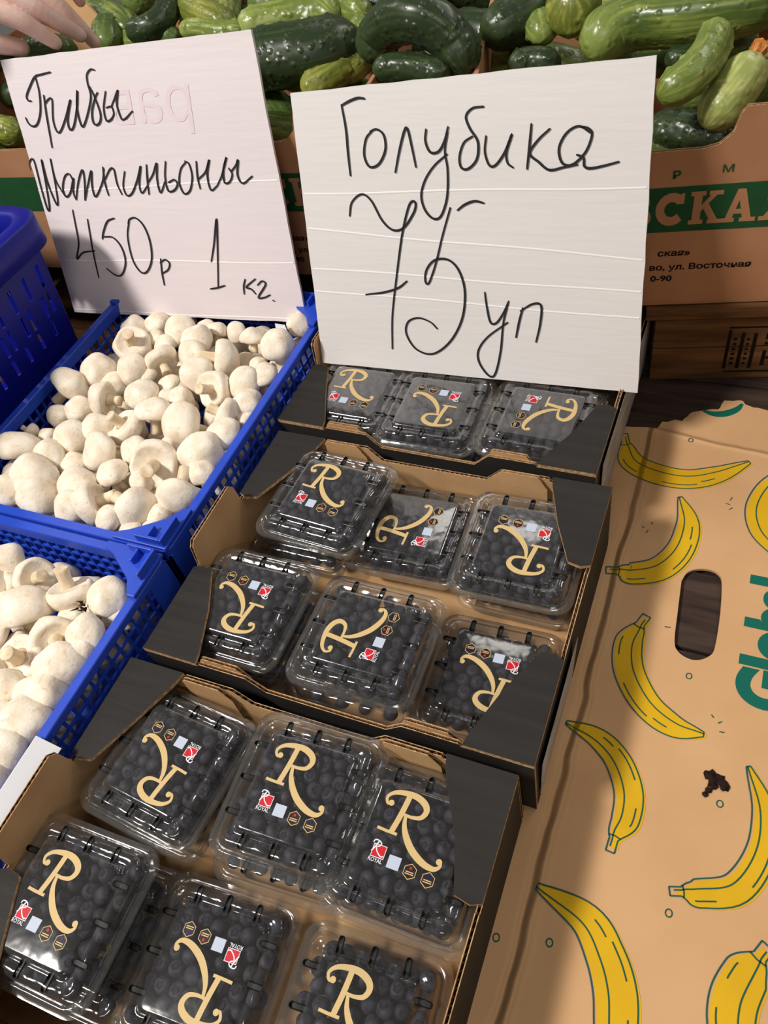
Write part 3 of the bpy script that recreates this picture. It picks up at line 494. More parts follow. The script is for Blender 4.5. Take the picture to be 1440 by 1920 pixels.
# ------------------------------------------------------------------ corrugated board helpers
def corr_wall(mb, P, s0, s1, z0, prof, out, thick=0.0036, mo=0, mi=1, me=2, flute=True):
    """P(s,z) inner face point; prof = [(s,z) ...] top edge left->right; out = outward unit vector"""
    out = Vector(out)
    poly = [(s0, z0), (s1, z0)] + [p for p in reversed(prof)]
    lin = 0.0007
    mb.prism(poly, lambda s, z: Vector(P(s, z)) + out*(thick - lin), out*lin, mo, me, mo)
    mb.prism(poly, P, out*lin, mi, me, mi)
    if not flute:
        return
    n = max(2, int((s1 - s0) / 0.0026))
    V, F = [], []
    for i in range(n + 1):
        s = s0 + (s1 - s0)*i/n
        zt = prof[-1][1]
        for a, b in zip(prof, prof[1:]):
            if a[0] <= s <= b[0]:
                t = (s - a[0])/((b[0] - a[0]) or 1e-9); zt = a[1] + (b[1] - a[1])*t; break
        off = lin*1.2 if i % 2 else thick - lin*1.2
        q = Vector(P(s, z0)) + out*off; r = Vector(P(s, zt - 0.0004)) + out*off
        V += [tuple(q), tuple(r)]
    F = [(2*i, 2*i+2, 2*i+3, 2*i+1) for i in range(n)]
    mb.add(V, F, me)

# ------------------------------------------------------------------ cucumber cartons
SLAB = {
 'С': [('arc', (.52,.5), .37, .37, 42, 318, .14), ('q', [(.72,.66),(.90,.66),(.90,.98),(.80,.98)])],
 'К': [('q', [(.10,0),(.36,0),(.36,1),(.10,1)]), ('q', [(0,0),(.46,0),(.46,.13),(0,.13)]), ('q', [(0,.87),(.46,.87),(.46,1),(0,1)]),
       ('q', [(.36,.40),(.36,.58),(.66,.92),(.86,.92)]), ('q', [(.40,.52),(.58,.62),(.94,.08),(.68,.08)]),
       ('q', [(.56,.87),(1,.87),(1,1),(.56,1)]), ('q', [(.60,0),(1.04,0),(1.04,.13),(.60,.13)])],
 'А': [('q', [(.08,.05),(.30,.05),(.58,1),(.38,1)]), ('q', [(.66,.05),(.94,.05),(.62,1),(.38,1)]), ('q', [(.25,.25),(.75,.25),(.72,.40),(.28,.40)]),
       ('q', [(-.04,0),(.40,0),(.40,.13),(-.04,.13)]), ('q', [(.56,0),(1.06,0),(1.06,.13),(.56,.13)])],
 'Я': [('q', [(.62,0),(.88,0),(.88,1),(.62,1)]), ('q', [(.54,0),(1,0),(1,.13),(.54,.13)]), ('arc', (.55,.70), .26, .22, 90, 270, .12),
       ('q', [(.5,.86),(1,.86),(1,1),(.5,1)]), ('q', [(.5,.40),(.7,.40),(.7,.54),(.5,.54)]), ('q', [(.04,0),(.34,0),(.60,.42),(.36,.42)]), ('q', [(0,0),(.30,0),(.30,.13),(0,.13)])],
 'В': [('q', [(.10,0),(.36,0),(.36,1),(.10,1)]), ('q', [(0,0),(.5,0),(.5,.13),(0,.13)]), ('q', [(0,.87),(.5,.87),(.5,1),(0,1)]), ('q', [(.3,.44),(.55,.44),(.55,.57),(.3,.57)]),
       ('arc', (.50,.74), .26, .19, -90, 90, .12), ('arc', (.52,.28), .30, .21, -90, 90, .13)],
}
def slab_letter(mb, ch, s, z, w, h, P, t0):
    for k, it in enumerate(SLAB[ch]):
        t = t0 - 0.00002*k
        if it[0] == 'q':
            mb.add([P(s + u*w, z + v*h, t) for u, v in it[1]], [(0, 1, 2, 3)])
        else:
            _, c, rx, ry, a0, a1, hw = it
            pts = [(c[0] + rx*math.cos(math.radians(a0 + (a1-a0)*i/14)), c[1] + ry*math.sin(math.radians(a0 + (a1-a0)*i/14))) for i in range(15)]
            V, F = ribbon(pts, hw)
            mb.add([P(s + u*w, z + v*h, t) for u, v in V], F)

def cucumber_carton(P0, yaw, s0, s1, depth, cut, label, letters, small, lines):
    M = Matrix.Translation(P0) @ Matrix.Rotation(math.radians(yaw), 4, 'Z')
    root = empty('cucumber_carton', M); tag(root, label, 'box')
    zb, zt, zc = 0.1125, 0.3225, 0.2865
    a, b = cut
    prof = [(s0, zt), (a - 0.006, zt), (a - 0.002, zt - 0.006), (a + 0.004, zc + 0.012), (a + 0.016, zc + 0.003), (a + 0.03, zc)]
    prof += [(b - 0.03, zc), (b - 0.016, zc + 0.003), (b - 0.005, zc + 0.013), (b - 0.001, zt - 0.006), (b + 0.004, zt), (s1, zt)]
    mb = MB(); corr_wall(mb, lambda s, z: (s, 0.0045, z), s0, s1, zb, prof, (0, -1, 0), 0.0045)
    fw = mb.build('front_wall', [BROWN, BROWN, KRAFT_EDGE], root)
    for nm, s in (('side_wall', s0), ('side_wall', s1 - 0.0045)):
        mb = MB(); mb.box((s, 0.005, zb), (s + 0.0045, depth - 0.005, zt)); mb.build(nm, [BROWN], root)
    mb = MB(); mb.box((s0, depth - 0.0045, zb), (s1, depth, zt)); mb.build('back_wall', [BROWN], root)
    mb = MB(); mb.box((s0 + 0.005, 0.005, zb), (s1 - 0.005, depth - 0.005, zb + 0.004)); mb.build('bottom', [BROWN], root)
    P = lambda s, z, t=0: (s, t, z)
    mb = MB(); mb.add([P(s0 + 0.012, 0.202, -0.0003), P(s1 - 0.012, 0.202, -0.0003), P(s1 - 0.012, 0.2505, -0.0003), P(s0 + 0.012, 0.2505, -0.0003)], [(0, 1, 2, 3)])
    mb.build('green_band', [GREEN_PRINT], fw)
    for ch, s in letters:
        mb = MB(); slab_letter(mb, ch, s, 0.2095, 0.0295, 0.035, P, -0.0006)
        mb.build('printed_letter', [BROWN], fw)
    for body, s, z, size, bold in lines:
        V, F = text2d(body, size, bold)
        mb = MB(); mb.add([P(s + x*1.25, z + y, -0.0004) for x, y in V], F)
        mb.build('printed_line', [STENCIL if size < 0.0098 else GREEN_PRINT], fw)
    return root
cucumber_carton((-0.09, 0.757, 0), 12, -0.185, 0.42, 0.36, (-0.12, 0.068),
    'brown cucumber carton right of the larger price sign, green band printed', 
    [('В', -0.0305), ('С', 0.001), ('К', 0.0335), ('А', 0.0645), ('Я', 0.0985)], None,
    [('Р', 0.0135, 0.2592, 0.0105, 0.0004), ('М', 0.0575, 0.2622, 0.0105, 0.0001),
     ('ская»', 0.0075, 0.1742, 0.0096, 0.00025), ('во, ул. Восточная', 0.0005, 0.1572, 0.0096, 0.00025), ('0-90', 0.003, 0.1435, 0.0096, 0.00025)])
cucumber_carton((-0.51, 0.76, 0), 5, -0.56, 0.105, 0.36, (-0.50, 0.031),
    'brown cucumber carton behind the smaller price sign, green band printed',
    [('В', -0.0605), ('С', -0.028), ('К', 0.0045), ('А', 0.036), ('Я', 0.07)], None,
    [('ская»', -0.022, 0.1625, 0.0096, 0.00025), ('во, ул. Восточная', -0.029, 0.146, 0.0096, 0.00025), ('0-90', -0.026, 0.132, 0.0096, 0.00025)])

# ------------------------------------------------------------------ flattened banana carton
def sheet_from_outline(name, outline, holes, z0, z1, mats):
    cu = bpy.data.curves.new('c', 'CURVE'); cu.dimensions = '2D'; cu.fill_mode = 'BOTH'
    for pts in [outline] + holes:
        sp = cu.splines.new('POLY'); sp.points.add(len(pts) - 1)
        for q, p in zip(sp.points, pts): q.co = (p[0], p[1], 0, 1)
        sp.use_cyclic_u = True
    cu.extrude = (z1 - z0)/2
    o = bpy.data.objects.new('c', cu); COL.objects.link(o)
    me = bpy.data.meshes.new_from_object(o.evaluated_get(bpy.context.evaluated_depsgraph_get()))
    bpy.data.objects.remove(o)
    me.name = name
    for v in me.vertices: v.co.z += (z0 + z1)/2
    me.materials.clear()
    for m in mats: me.materials.append(m)
    me.polygons.foreach_set('material_index', [0]*len(me.polygons))
    return me
torn = [(-0.0895,0.6773),(-0.0529,0.6812),(-0.0502,0.6913),(-0.0391,0.6974),(-0.0292,0.6986),(-0.0203,0.7148),(0.0059,0.725),(0.0115,0.7398),(0.0283,0.7441),(0.0365,0.736),(0.0585,0.7338),(0.075,0.739),(0.11,0.731),(0.2,0.738),(0.33,0.735)]
rag = []
for a, b in zip(torn, torn[1:]):
    for k in range(4):
        t = k/4
        rag.append((a[0] + (b[0]-a[0])*t + random.uniform(-.0008, .0008), a[1] + (b[1]-a[1])*t + random.uniform(-.0012, .0012)))
outline = [(-0.40, -0.35), (0.34, -0.35), (0.34, 0.735)] + rag[::-1] + [(-0.40, 0.675)]
hole = [(0.0034,0.478),(0.007,0.489),(0.0156,0.4958),(0.026,0.498),(0.0345,0.4955),(0.0395,0.486),(0.0425,0.45),(0.0425,0.413),(0.039,0.402),(0.030,0.395),(0.0215,0.3945),(0.0125,0.399),(0.0076,0.409),(0.0055,0.44)]
banana_carton = link('banana_carton', sheet_from_outline('banana_carton', outline, [catmull(hole + [hole[0]], 4)[:-1]], 0.0, 0.003, [CARTON]))
tag(banana_carton, 'flattened kraft carton printed with yellow bananas and an oval handle hole', 'carton')

def flat_print(name, V2, F, mat_, parent, z=0.0033):
    return link(name, new_mesh(name, [(x, y, z) for x, y in V2], F, [mat_]), parent)
for pts, hw in BANANAS:
    hw *= 1.32
    c = [np.array(p) for p in catmull(pts, 7)]
    n = len(c)
    def wfun(t):
        if t < 0.13: return 0.30
        if t < 0.30: return 0.30 + 0.62*((t - 0.13)/0.17)**0.7
        if t < 0.72: return 0.92 + 0.08*math.sin((t - 0.30)/0.42*math.pi)
        return max(0.16, 0.92*math.cos((t - 0.72)/0.28*math.pi*0.47)**0.8)
    nr = []
    for i in range(n):
        d = c[min(i+1, n-1)] - c[max(i-1, 0)]; nr.append(np.array([-d[1], d[0]])/np.hypot(*d))
    L = [c[i] + nr[i]*hw*wfun(i/(n-1)) for i in range(n)]
    Rr = [c[i] - nr[i]*hw*wfun(i/(n-1)) for i in range(n)]
    off = np.array((0.0022, -0.0006))
    i0 = int(n*0.06)
    V = []
    for i in range(i0, n): V += [L[i] + off, Rr[i] + off]
    F = [(2*i, 2*i+1, 2*i+3, 2*i+2) for i in range(n - i0 - 1)]
    fill = flat_print('printed_banana', V, F, YELLOW_PRINT, banana_carton, 0.0033)
    mb2 = MB()
    def stroke(p, w=0.00055):
        V, F = ribbon(p, w); mb2.add([(x, y, 0.0037) for x, y in V], F)
    stroke(L); stroke(Rr); stroke([L[0], Rr[0]]); stroke([L[-1], Rr[-1]])
    st = int(n*0.16)
    stroke([L[st], c[st]*0.6 + c[st+1]*0.4, Rr[st]])
    stroke([c[i] + nr[i]*hw*wfun(i/(n-1))*0.30 for i in range(2, n)])
    for (a, b, k) in ((0.30, 0.40, -0.55), (0.55, 0.70, -0.62), (0.74, 0.80, -0.4)):
        stroke([c[i] + nr[i]*hw*k*wfun(i/(n-1)) for i in range(int(a*n), int(b*n) + 1)])
    mb2.build('banana_outline', [LINE_PRINT], fill)
for (x, y) in RINGS:
    pts = [(x + 0.0024*math.cos(a*math.pi/9), y + 0.0028*math.sin(a*math.pi/9)) for a in range(19)]
    V, F = ribbon(pts, 0.0005); flat_print('printed_ring', V, F, LINE_PRINT, banana_carton)
for s in TICKS:
    V, F = ribbon(s, 0.0005); flat_print('printed_dash', V, F, LINE_PRINT, banana_carton)
V, F = text2d('Global', 0.060, 0.0034)
flat_print('printed_word', [(0.108 - y, 0.362 + x*0.88) for x, y in V], F, TEAL_PRINT, banana_carton)
cr = [(-0.0096,0.7189),(0.0009,0.7160),(0.0100,0.7170),(0.0187,0.7215),(0.0262,0.7290),(0.0305,0.7385)]
V, F = ribbon(catmull(cr, 4), lambda t: 0.0006 + 0.0042*math.sin(math.pi*min(1, t*0.95 + 0.03))**0.7)
flat_print('printed_crescent', V, F, TEAL_PRINT, banana_carton)

# dark leaf scrap on the carton
lm = MB()
def blob(cx, cy, r, seed, z=0.0036):
    rr = random.Random(seed)
    pts = [(cx + r*(0.7 + 0.5*rr.random())*math.cos(2*math.pi*k/13), cy + r*(0.7 + 0.5*rr.random())*math.sin(2*math.pi*k/13)) for k in range(13)]
    top = [(x, y, z + 0.0012*rr.random()) for x, y in pts]
    lm.add([(x, y, z) for x, y in pts] + top + [(cx, cy, z + 0.0022)], [(i, (i+1) % 13, 13 + (i+1) % 13, 13 + i) for i in range(13)] + [(13 + i, 13 + (i+1) % 13, 26) for i in range(13)])
blob(0.0545, 0.2905, 0.0055, 1); blob(0.0615, 0.2885, 0.0058, 2); blob(0.0665, 0.2845, 0.0042, 3); blob(0.0570, 0.284, 0.0045, 4); blob(0.0545, 0.2775, 0.0028, 5); blob(0.0525, 0.2735, 0.0024, 6)
tag(lm.build('leaf_scrap', [LEAF]), 'small dark dried leaf scrap lying on the banana carton', 'leaf')

# ------------------------------------------------------------------ blueberry trays
def berry_tray(x0, y0, W, D, rot, labels, right_label, left_label):
    M = Matrix.Translation((x0, y0, 0.0034)) @ Matrix.Rotation(math.radians(rot), 4, 'Z')
    root = empty('blueberry_tray', M); tag(root, labels, 'tray', 'black blueberry trays')
    H, T = 0.0915, 0.0036
    mb = MB(); mb.box((0.0042, 0.0042, 0.0), (W - 0.0042, D - 0.0042, 0.0034)); mb.build('bottom', [KRAFT], root)
    lo, hi = 0.074, H - 0.001
    prof = [(0, H - 0.0045), (0.058, H - 0.0045), (0.060, hi), (0.108, hi), (0.124, lo), (W - 0.124, lo), (W - 0.108, hi), (W - 0.060, hi), (W - 0.058, H - 0.0045), (W, H - 0.0045)]
    mb = MB(); corr_wall(mb, lambda s, z: (s, T, z), 0, W, 0, prof, (0, -1, 0), T); mb.build('front_wall', [BLACK, KRAFT, KRAFT_EDGE], root)
    mb = MB(); corr_wall(mb, lambda s, z: (s, D - T, z), 0, W, 0, prof, (0, 1, 0), T); mb.build('back_wall', [BLACK, KRAFT, KRAFT_EDGE], root)
    # doubled tabs inside front and back walls
    for s in (0.0605, W - 0.1075):
        for y in (T + 0.0003, D - 2*T - 0.0003):
            mb = MB(); corr_wall(mb, lambda u, z, y=y: (u, y, z), s, s + 0.047, 0.045, [(s, H + 0.0005), (s + 0.003, H + 0.0035), (s + 0.038, H + 0.0035), (s + 0.047, H - 0.012)], (0, 1, 0), T, 1, 1, 2)
            mb.build('inner_tab', [BLACK, KRAFT, KRAFT_EDGE], root)
    zp = 0.1185
    pl_ = [(T, H - 0.0045), (0.098, H - 0.0045), (0.101, zp - 0.006), (0.106, zp), (D - 0.108, zp), (D - 0.102, zp - 0.007), (D - 0.099, H - 0.0045), (D - T, H - 0.0045)]
    mb = MB(); corr_wall(mb, lambda s, z: (T, s, z), T, D - T, 0, pl_, (-1, 0, 0), T); mb.build('side_wall', [BLACK, KRAFT, KRAFT_EDGE], root)
    pr_ = [(T, H - 0.0045), (0.098, H - 0.0045), (0.100, H - 0.002), (D - 0.100, H - 0.002), (D - 0.099, H - 0.0045), (D - T, H - 0.0045)]
    mb = MB(); corr_wall(mb, lambda s, z: (W - T, s, z), T, D - T, 0, pr_, (1, 0, 0), T); rw = mb.build('side_wall', [BLACK, KRAFT, KRAFT_EDGE], root)
    # folded corner ledges
    for cx, sx in ((0, 1), (W, -1)):
        for cy, sy in ((0, 1), (D, -1)):
            wob = random.uniform(-.004, .004)
            poly = [(0, 0), (0.057, 0), (0.054, 0.012), (0.036 + wob, 0.055), (0.020, 0.094), (0.008, 0.0965), (0, 0.093)]
            if sx*sy < 0: poly = poly[::-1]
            mb = MB(); mb.prism(poly, lambda u, v: (cx + sx*u, cy + sy*v, H - 0.0038), (0, 0, 0.0038), 0, 1, 0)
            mb.build('corner_ledge', [BLACK, KRAFT_EDGE], root)
    if right_label:
        y0_, y1_, za, zb, lean = right_label
        mb = MB(); mb.prism([(y0_, za), (y1_, za), (y1_ + 0.01, zb), (y0_, zb)], lambda y, z: (W + 0.0008 + lean*(z - za), y, z), (0.0005, 0, 0), 0)
        tag(mb.build('paper_label', [LABEL_GREY], root), 'grey printed paper label')
    if left_label:
        y0_, y1_, za, zb, lean = left_label
        mb = MB(); mb.prism([(y0_, za), (y1_, za), (y1_, zb), (y0_, zb)], lambda y, z: (-0.0010 - lean*(z - za), y, z), (-0.0005, 0, 0), 0)
        tag(mb.build('paper_label', [PAPER], root), 'white paper label')
    return root
BOXES = [(-0.4385, -0.076, 0.3585, 0.284), (-0.4345, 0.2195, 0.362, 0.2835), (-0.4445, 0.519, 0.354, 0.284)]
berry_tray(*BOXES[0], 0.3, 'black cardboard blueberry tray nearest the camera, six punnets on top', None, (0.110, 0.188, 0.1045, 0.1160, 1.7))
berry_tray(*BOXES[1], 0.0, 'middle black cardboard blueberry tray with a paper label on its right side', (0.01, 0.118, 0.012, 0.072, 0.04), None)
berry_tray(*BOXES[2], -0.6, 'farthest black cardboard blueberry tray, under the larger price sign', (0.02, 0.27, 0.004, 0.084, 0.02), None)

# ------------------------------------------------------------------ punnets
PW, PD, PH = 0.1165, 0.1205, 0.0405      # flange outline and height
ZF = 0.0275                            # flange height
def rr_loop(w, d, r, z, ns=8, nc=6):
    """rounded rectangle, starts on the right side, counter clockwise"""
    r = max(r, 0.001)
    pts = []
    hx, hy = w/2, d/2
    cs = [((hx - r, hy - r), 0), ((-hx + r, hy - r), 90), ((-hx + r, -hy + r), 180), ((hx - r, -hy + r), 270)]
    for k, ((cx, cy), a0) in enumerate(cs):
        arc = [(cx + r*math.cos(math.radians(a0 + 90*i/nc)), cy + r*math.sin(math.radians(a0 + 90*i/nc))) for i in range(nc + 1)]
        nx, ny = cs[(k+1) % 4][0]
        a1 = math.radians(a0 + 90)
        nxt = (nx + r*math.cos(a1), ny + r*math.sin(a1))
        pts += arc
        e = arc[-1]
        for i in range(1, ns):
            t = i/ns; pts.append((e[0] + (nxt[0]-e[0])*t, e[1] + (nxt[1]-e[1])*t))
    return [(x, y, z) for x, y in pts]
def loops_mesh(name, loops, cap, mats, ripple=None):
    n = len(loops[0]); V = []; F = []
    for L in loops: V += L
    for k in range(len(loops) - 1):
        for i in range(n):
            j = (i + 1) % n
            F.append((k*n + i, k*n + j, (k+1)*n + j, (k+1)*n + i))
    if cap: F.append(tuple((len(loops)-1)*n + i for i in range(n)))
    return new_mesh(name, V, F, mats, None, True)
def inset_loop(i, z, r0=0.016):
    return rr_loop(PW - 2*i, PD - 2*i, max(r0 - i*0.55, 0.005), z, 16, 6)
lid_loops = [inset_loop(0.0, ZF - 0.001), inset_loop(0.0004, ZF + 0.0012), inset_loop(0.0034, ZF + 0.0014), inset_loop(0.0040, ZF + 0.0030), inset_loop(0.0056, ZF + 0.0030),
             inset_loop(0.0062, ZF + 0.0014), inset_loop(0.0072, ZF + 0.0016), inset_loop(0.0088, ZF + 0.0075), inset_loop(0.0102, ZF + 0.0096), inset_loop(0.0125, ZF + 0.0108),
             inset_loop(0.0165, ZF + 0.0104), inset_loop(0.0180, ZF + 0.0084), inset_loop(0.0195, ZF + 0.0082), inset_loop(0.0210, ZF + 0.0110), inset_loop(0.0222, ZF + 0.0124), inset_loop(0.0245, ZF + 0.0128)]
# shallow ribs pressed into the shoulder
for li in (8, 9, 10):
    L = lid_loops[li]
    lid_loops[li] = [(x, y, z - 0.0016*max(0, math.cos((x*0.9 + y*0.9)*430))**3*(1 if min(abs(abs(x) - PW/2), abs(abs(y) - PD/2)) < 0.02 else 0)) for x, y, z in L]
LID_ME = loops_mesh('lid', lid_loops, True, [PLASTIC])
base_loops = [inset_loop(-0.0004, ZF - 0.0022), inset_loop(0.0040, ZF - 0.0018), inset_loop(0.0062, ZF - 0.0024), inset_loop(0.0082, 0.018), inset_loop(0.0115, 0.0035), inset_loop(0.015, 0.0004), inset_loop(0.022, 0.0), inset_loop(0.03, 0.0012)]
BASE_ME = loops_mesh('base', base_loops, True, [PLASTIC])
ZT = ZF + 0.0131                        # print sits on the raised panel
pw_, pd_ = PW - 0.049, PD - 0.049
# crown letter traced in panel units, then the small marks
def pu(cx, cy):
    dx, dy = cx - 565, cy - 265
    u = (dx*585 + 335*dy)/379575; v = (520*dy - 225*dx)/379575
    return ((u - 0.5)*(PW - 0.052), (0.5 - v)*(PD - 0.052))
mb = MB()
def st(pts, w):
    V, F = ribbon(catmull([pu(*p) for p in pts], 6), w); mb.add([(x, y, ZT + 0.00002*len(mb.f)/40) for x, y in V], F)
st([(585, 402), (556, 392), (566, 348), (625, 326), (705, 340), (775, 375), (815, 428), (812, 478), (765, 515), (705, 508), (655, 484)], lambda t: 0.0011 + 0.0014*math.sin(math.pi*min(max((t - .12)/.88, 0), 1))**2)
st([(728, 352), (680, 420), (620, 500), (545, 592)], lambda t: 0.0021)
st([(455, 552), (512, 582), (580, 614)], lambda t: 0.0011)
st([(668, 486), (642, 560), (640, 640), (662, 730), (715, 812), (775, 852), (822, 842), (836, 812)], lambda t: 0.0011 + 0.0015*math.sin(math.pi*min(1, t*1.15))**1.2 if t < .87 else 0.0011)
for c in ((583, 396), (826, 812)):
    V, F = disc2d(pu(*c), 0.0023, 14); mb.add([(x, y, ZT + 0.0001) for x, y in V], F)
LETTER_ME = mb.mesh('gold_letter', [GOLD])
mb = MB(); c = pu(437, 715)
def quad2(cx, cy, w, h, z, mi, lst):
    mb.add([(cx - w/2, cy - h/2, z), (cx + w/2, cy - h/2, z), (cx + w/2, cy + h/2, z), (cx - w/2, cy + h/2, z)], [(0, 1, 2, 3)], mi)
quad2(c[0], c[1], 0.0104, 0.0094, ZT, 1, 0); quad2(c[0], c[1], 0.0094, 0.0084, ZT + 0.0001, 0, 0)
def st2(pts, w, o):
    V, F = ribbon(catmull(pts, 5), w); mb.add([(o[0] + x, o[1] + y, ZT + 0.0002) for x, y in V], F, 1)
o2 = (c[0] - 0.0060, c[1] - 0.0034)
st2([(0, 0.0085), (0.001, 0.0105), (0.004, 0.0105), (0.0062, 0.0088), (0.0052, 0.0068), (0.0026, 0.0062)], 0.00042, o2)
st2([(0.0040, 0.0103), (0.0026, 0.0065), (0.0006, 0.0022)], 0.0005, o2)
st2([(0.0030, 0.0062), (0.0048, 0.0030), (0.0084, 0.0002), (0.0104, 0.0008)], 0.00042, o2)
V, F = text2d('ROYAL', 0.0040, 0.00004); mb.add([(c[0] - 0.0060 + x*0.86, c[1] - 0.0079 + y, ZT + 0.0001) for x, y in V], F, 1)
BADGE_ME = mb.mesh('red_badge', [RED, WHITE_PRINT])
mb = MB(); c = pu(525, 795); quad2(c[0], c[1], 0.0094, 0.0092, ZT, 0, 0)
PATCH_ME = mb.mesh('pale_patch', [PATCH])
HEXES = []
for (hx, hy, mark) in ((620, 858, RED), (727, 918, NAVY)):
    mb = MB(); c = pu(hx, hy)
    for r, z, mi in ((0.0057, ZT, 1), (0.0051, ZT + 0.0001, 0)):
        mb.add([(c[0] + r*0.94*math.cos(math.radians(30 + 60*k)), c[1] + r*math.sin(math.radians(30 + 60*k)), z) for k in range(6)], [tuple(range(6))], mi)
    for dy, w in ((-0.0004, 0.0060), (-0.0018, 0.0064)): quad2(c[0], c[1] + dy, w, 0.0007, ZT + 0.0002, 1, 0)
    V, F = disc2d((c[0], c[1] + 0.0024), 0.0011, 8); mb.add([(x, y, ZT + 0.0002) for x, y in V], F, 2)
    HEXES.append(mb.mesh('hexagon_badge', [BADGE, GOLD, mark]))
# vent slot: lipped capsule with a closed black floor, the hole's darkness painted in
mb = MB()
L_, r_ = 0.0050, 0.0018
ring = [(L_ + r_*math.cos(a), r_*math.sin(a)) for a in [math.radians(-90 + 30*k) for k in range(7)]] + [(-L_ + r_*math.cos(a), r_*math.sin(a)) for a in [math.radians(90 + 30*k) for k in range(7)]]
n = len(ring)
mb.add([(x*1.12, y*1.35, 0) for x, y in ring] + [(x, y, 0.0004) for x, y in ring] + [(x, y, -0.0016) for x, y in ring],
       [(i, (i+1) % n, n + (i+1) % n, n + i) for i in range(n)] + [(n + i, n + (i+1) % n, 2*n + (i+1) % n, 2*n + i) for i in range(n)] + [tuple(2*n + i for i in range(n))])
SLOT_ME = mb.mesh('vent_slot', [SLOT])
SLOT_POS = []
for s in (-1, 1):
    for t in (-0.026, 0.0, 0.026):
        SLOT_POS.append((t, s*(PD/2 - 0.0162), ZF + 0.0106, 90))
        SLOT_POS.append((s*(PW/2 - 0.0162), t*1.05, ZF + 0.0106, 0))

# blueberries
def sphere_arrays(nu, nv):
    V = [(0, 0, 1)]
    for j in range(1, nv):
        th = math.pi*j/nv
        for i in range(nu):
            V.append((math.sin(th)*math.cos(2*math.pi*i/nu), math.sin(th)*math.sin(2*math.pi*i/nu), math.cos(th)))
    V.append((0, 0, -1))
    F = [(0, 1 + i, 1 + (i+1) % nu) for i in range(nu)]
    for j in range(nv - 2):
        for i in range(nu):
            a = 1 + j*nu + i; b = 1 + j*nu + (i+1) % nu
            F.append((a, a + nu, b + nu, b))
    e = len(V) - 1; s = 1 + (nv-2)*nu
    F += [(e, s + (i+1) % nu, s + i) for i in range(nu)]
    return V, F
BV, BF = sphere_arrays(14, 10)
BV = [(x, y, (z*0.9 if z < 0.86 else 0.70 - (z - 0.86)*0.4)) for x, y, z in BV]
BERRY_ME = new_mesh('blueberry', BV, BF, [BERRY], None, True)
mb = MB()
ring = []
for k in range(10):
    a = 2*math.pi*k/10; r = 0.46 if k % 2 else 0.36; ring.append((r*math.cos(a), r*math.sin(a), 0.86 if k % 2 else 0.80))
mb.add(ring + [(0.62*x, 0.62*y, 0.70) for x, y, z in ring] + [(1.02*x, 1.02*y, 0.74) for x, y, z in ring],
       [(i, (i+1) % 10, 10 + (i+1) % 10, 10 + i) for i in range(10)] + [(20 + i, 20 + (i+1) % 10, (i+1) % 10, i) for i in range(10)] + [tuple(10 + i for i in range(10))])
CALYX_ME = mb.mesh('crown', [CALYX])
CV, CF = list(mb.v), list(mb.f)

ALL_BERRIES = []        # (world centre, radius, rotation, punnet key, top layer?)
def berry_positions(rng, layer):
    out = []
    pitch = 0.0128
    nx, ny = 7, 8
    for j in range(ny):
        for i in range(nx):
            x = (i - (nx - 1)/2)*pitch + (pitch/2 if j % 2 else 0) - pitch/4 + rng.uniform(-.0016, .0016)
            y = (j - (ny - 1)/2)*pitch*0.93 + rng.uniform(-.0014, .0014)
            if abs(x) > 0.0445 or abs(y) > 0.047: continue
            r = rng.uniform(0.0056, 0.0074)
            if layer == 0: z = 0.0295 + rng.uniform(-.0022, .0012) - (r - 0.0065)
            else: z = 0.0175 + rng.uniform(-.001, .001)
            edge = max(abs(x)/0.0445, abs(y)/0.047)
            if layer == 0 and edge > 0.86: z -= 0.004
            out.append((x, y, z, r))
    return out
PUN = {}
def punnet(key, x, y, z0, yaw, label, tilt=(0, 0), detail=True, visible=True):
    """yaw 0: letter upright towards +Y"""
    M = Matrix.Translation((x, y, z0)) @ Matrix.Rotation(math.radians(tilt[0]), 4, 'X') @ Matrix.Rotation(math.radians(tilt[1]), 4, 'Y') @ Matrix.Rotation(math.radians(yaw), 4, 'Z')
    root = empty('blueberry_punnet', M)
    tag(root, label, 'punnet', 'clear plastic blueberry punnets')
    link('base', BASE_ME, root)
    lid = link('lid', LID_ME, root)
    link('gold_letter', LETTER_ME, lid)
    if detail:
        link('red_badge', BADGE_ME, lid); link('pale_patch', PATCH_ME, lid)
        for h in HEXES: link('hexagon_badge', h, lid)
        for (sx, sy, sz, a) in SLOT_POS:
            link('vent_slot', SLOT_ME, lid, Matrix.Translation((sx, sy, sz)) @ Matrix.Rotation(math.radians(a), 4, 'Z'))
    rng = random.Random(key)
    for layer in ((0, 1) if visible else (0,)):
        for (bx, by, bz, r) in berry_positions(rng, layer):
            q = Matrix.Rotation(rng.uniform(0, 6.28), 4, 'Z') @ Matrix.Rotation(rng.choice((rng.uniform(0, 1.0), rng.uniform(0, 3.1))), 4, 'X')
            ALL_BERRIES.append((M @ Vector((bx, by, bz)), r, q, key, layer == 0 and visible))
    PUN[key] = label
    return root
lo = 0.0072
P_ = punnet
P_('front left', -0.381, 0.012, 0.052, 1, 'blueberry punnet at the lower left of the nearest tray, upright letter')
P_('front middle', -0.268, 0.016, lo + 0.004, 184, 'low blueberry punnet at the front middle of the nearest tray, inverted letter')
P_('front right', -0.148, 0.022, lo + 0.002, 4, 'low blueberry punnet at the front right of the nearest tray, letter partly cut off')
P_('near back left', -0.361, 0.136, 0.050, 175, 'blueberry punnet at the back left of the nearest tray, inverted letter')
P_('near back middle', -0.2385, 0.146, 0.058, 2, 'raised blueberry punnet at the back middle of the nearest tray, upright letter', (2, 0))
P_('near back right', -0.1435, 0.139, 0.0495, 0.5, 'blueberry punnet at the back right of the nearest tray, under the black ledge', (-1, 0))
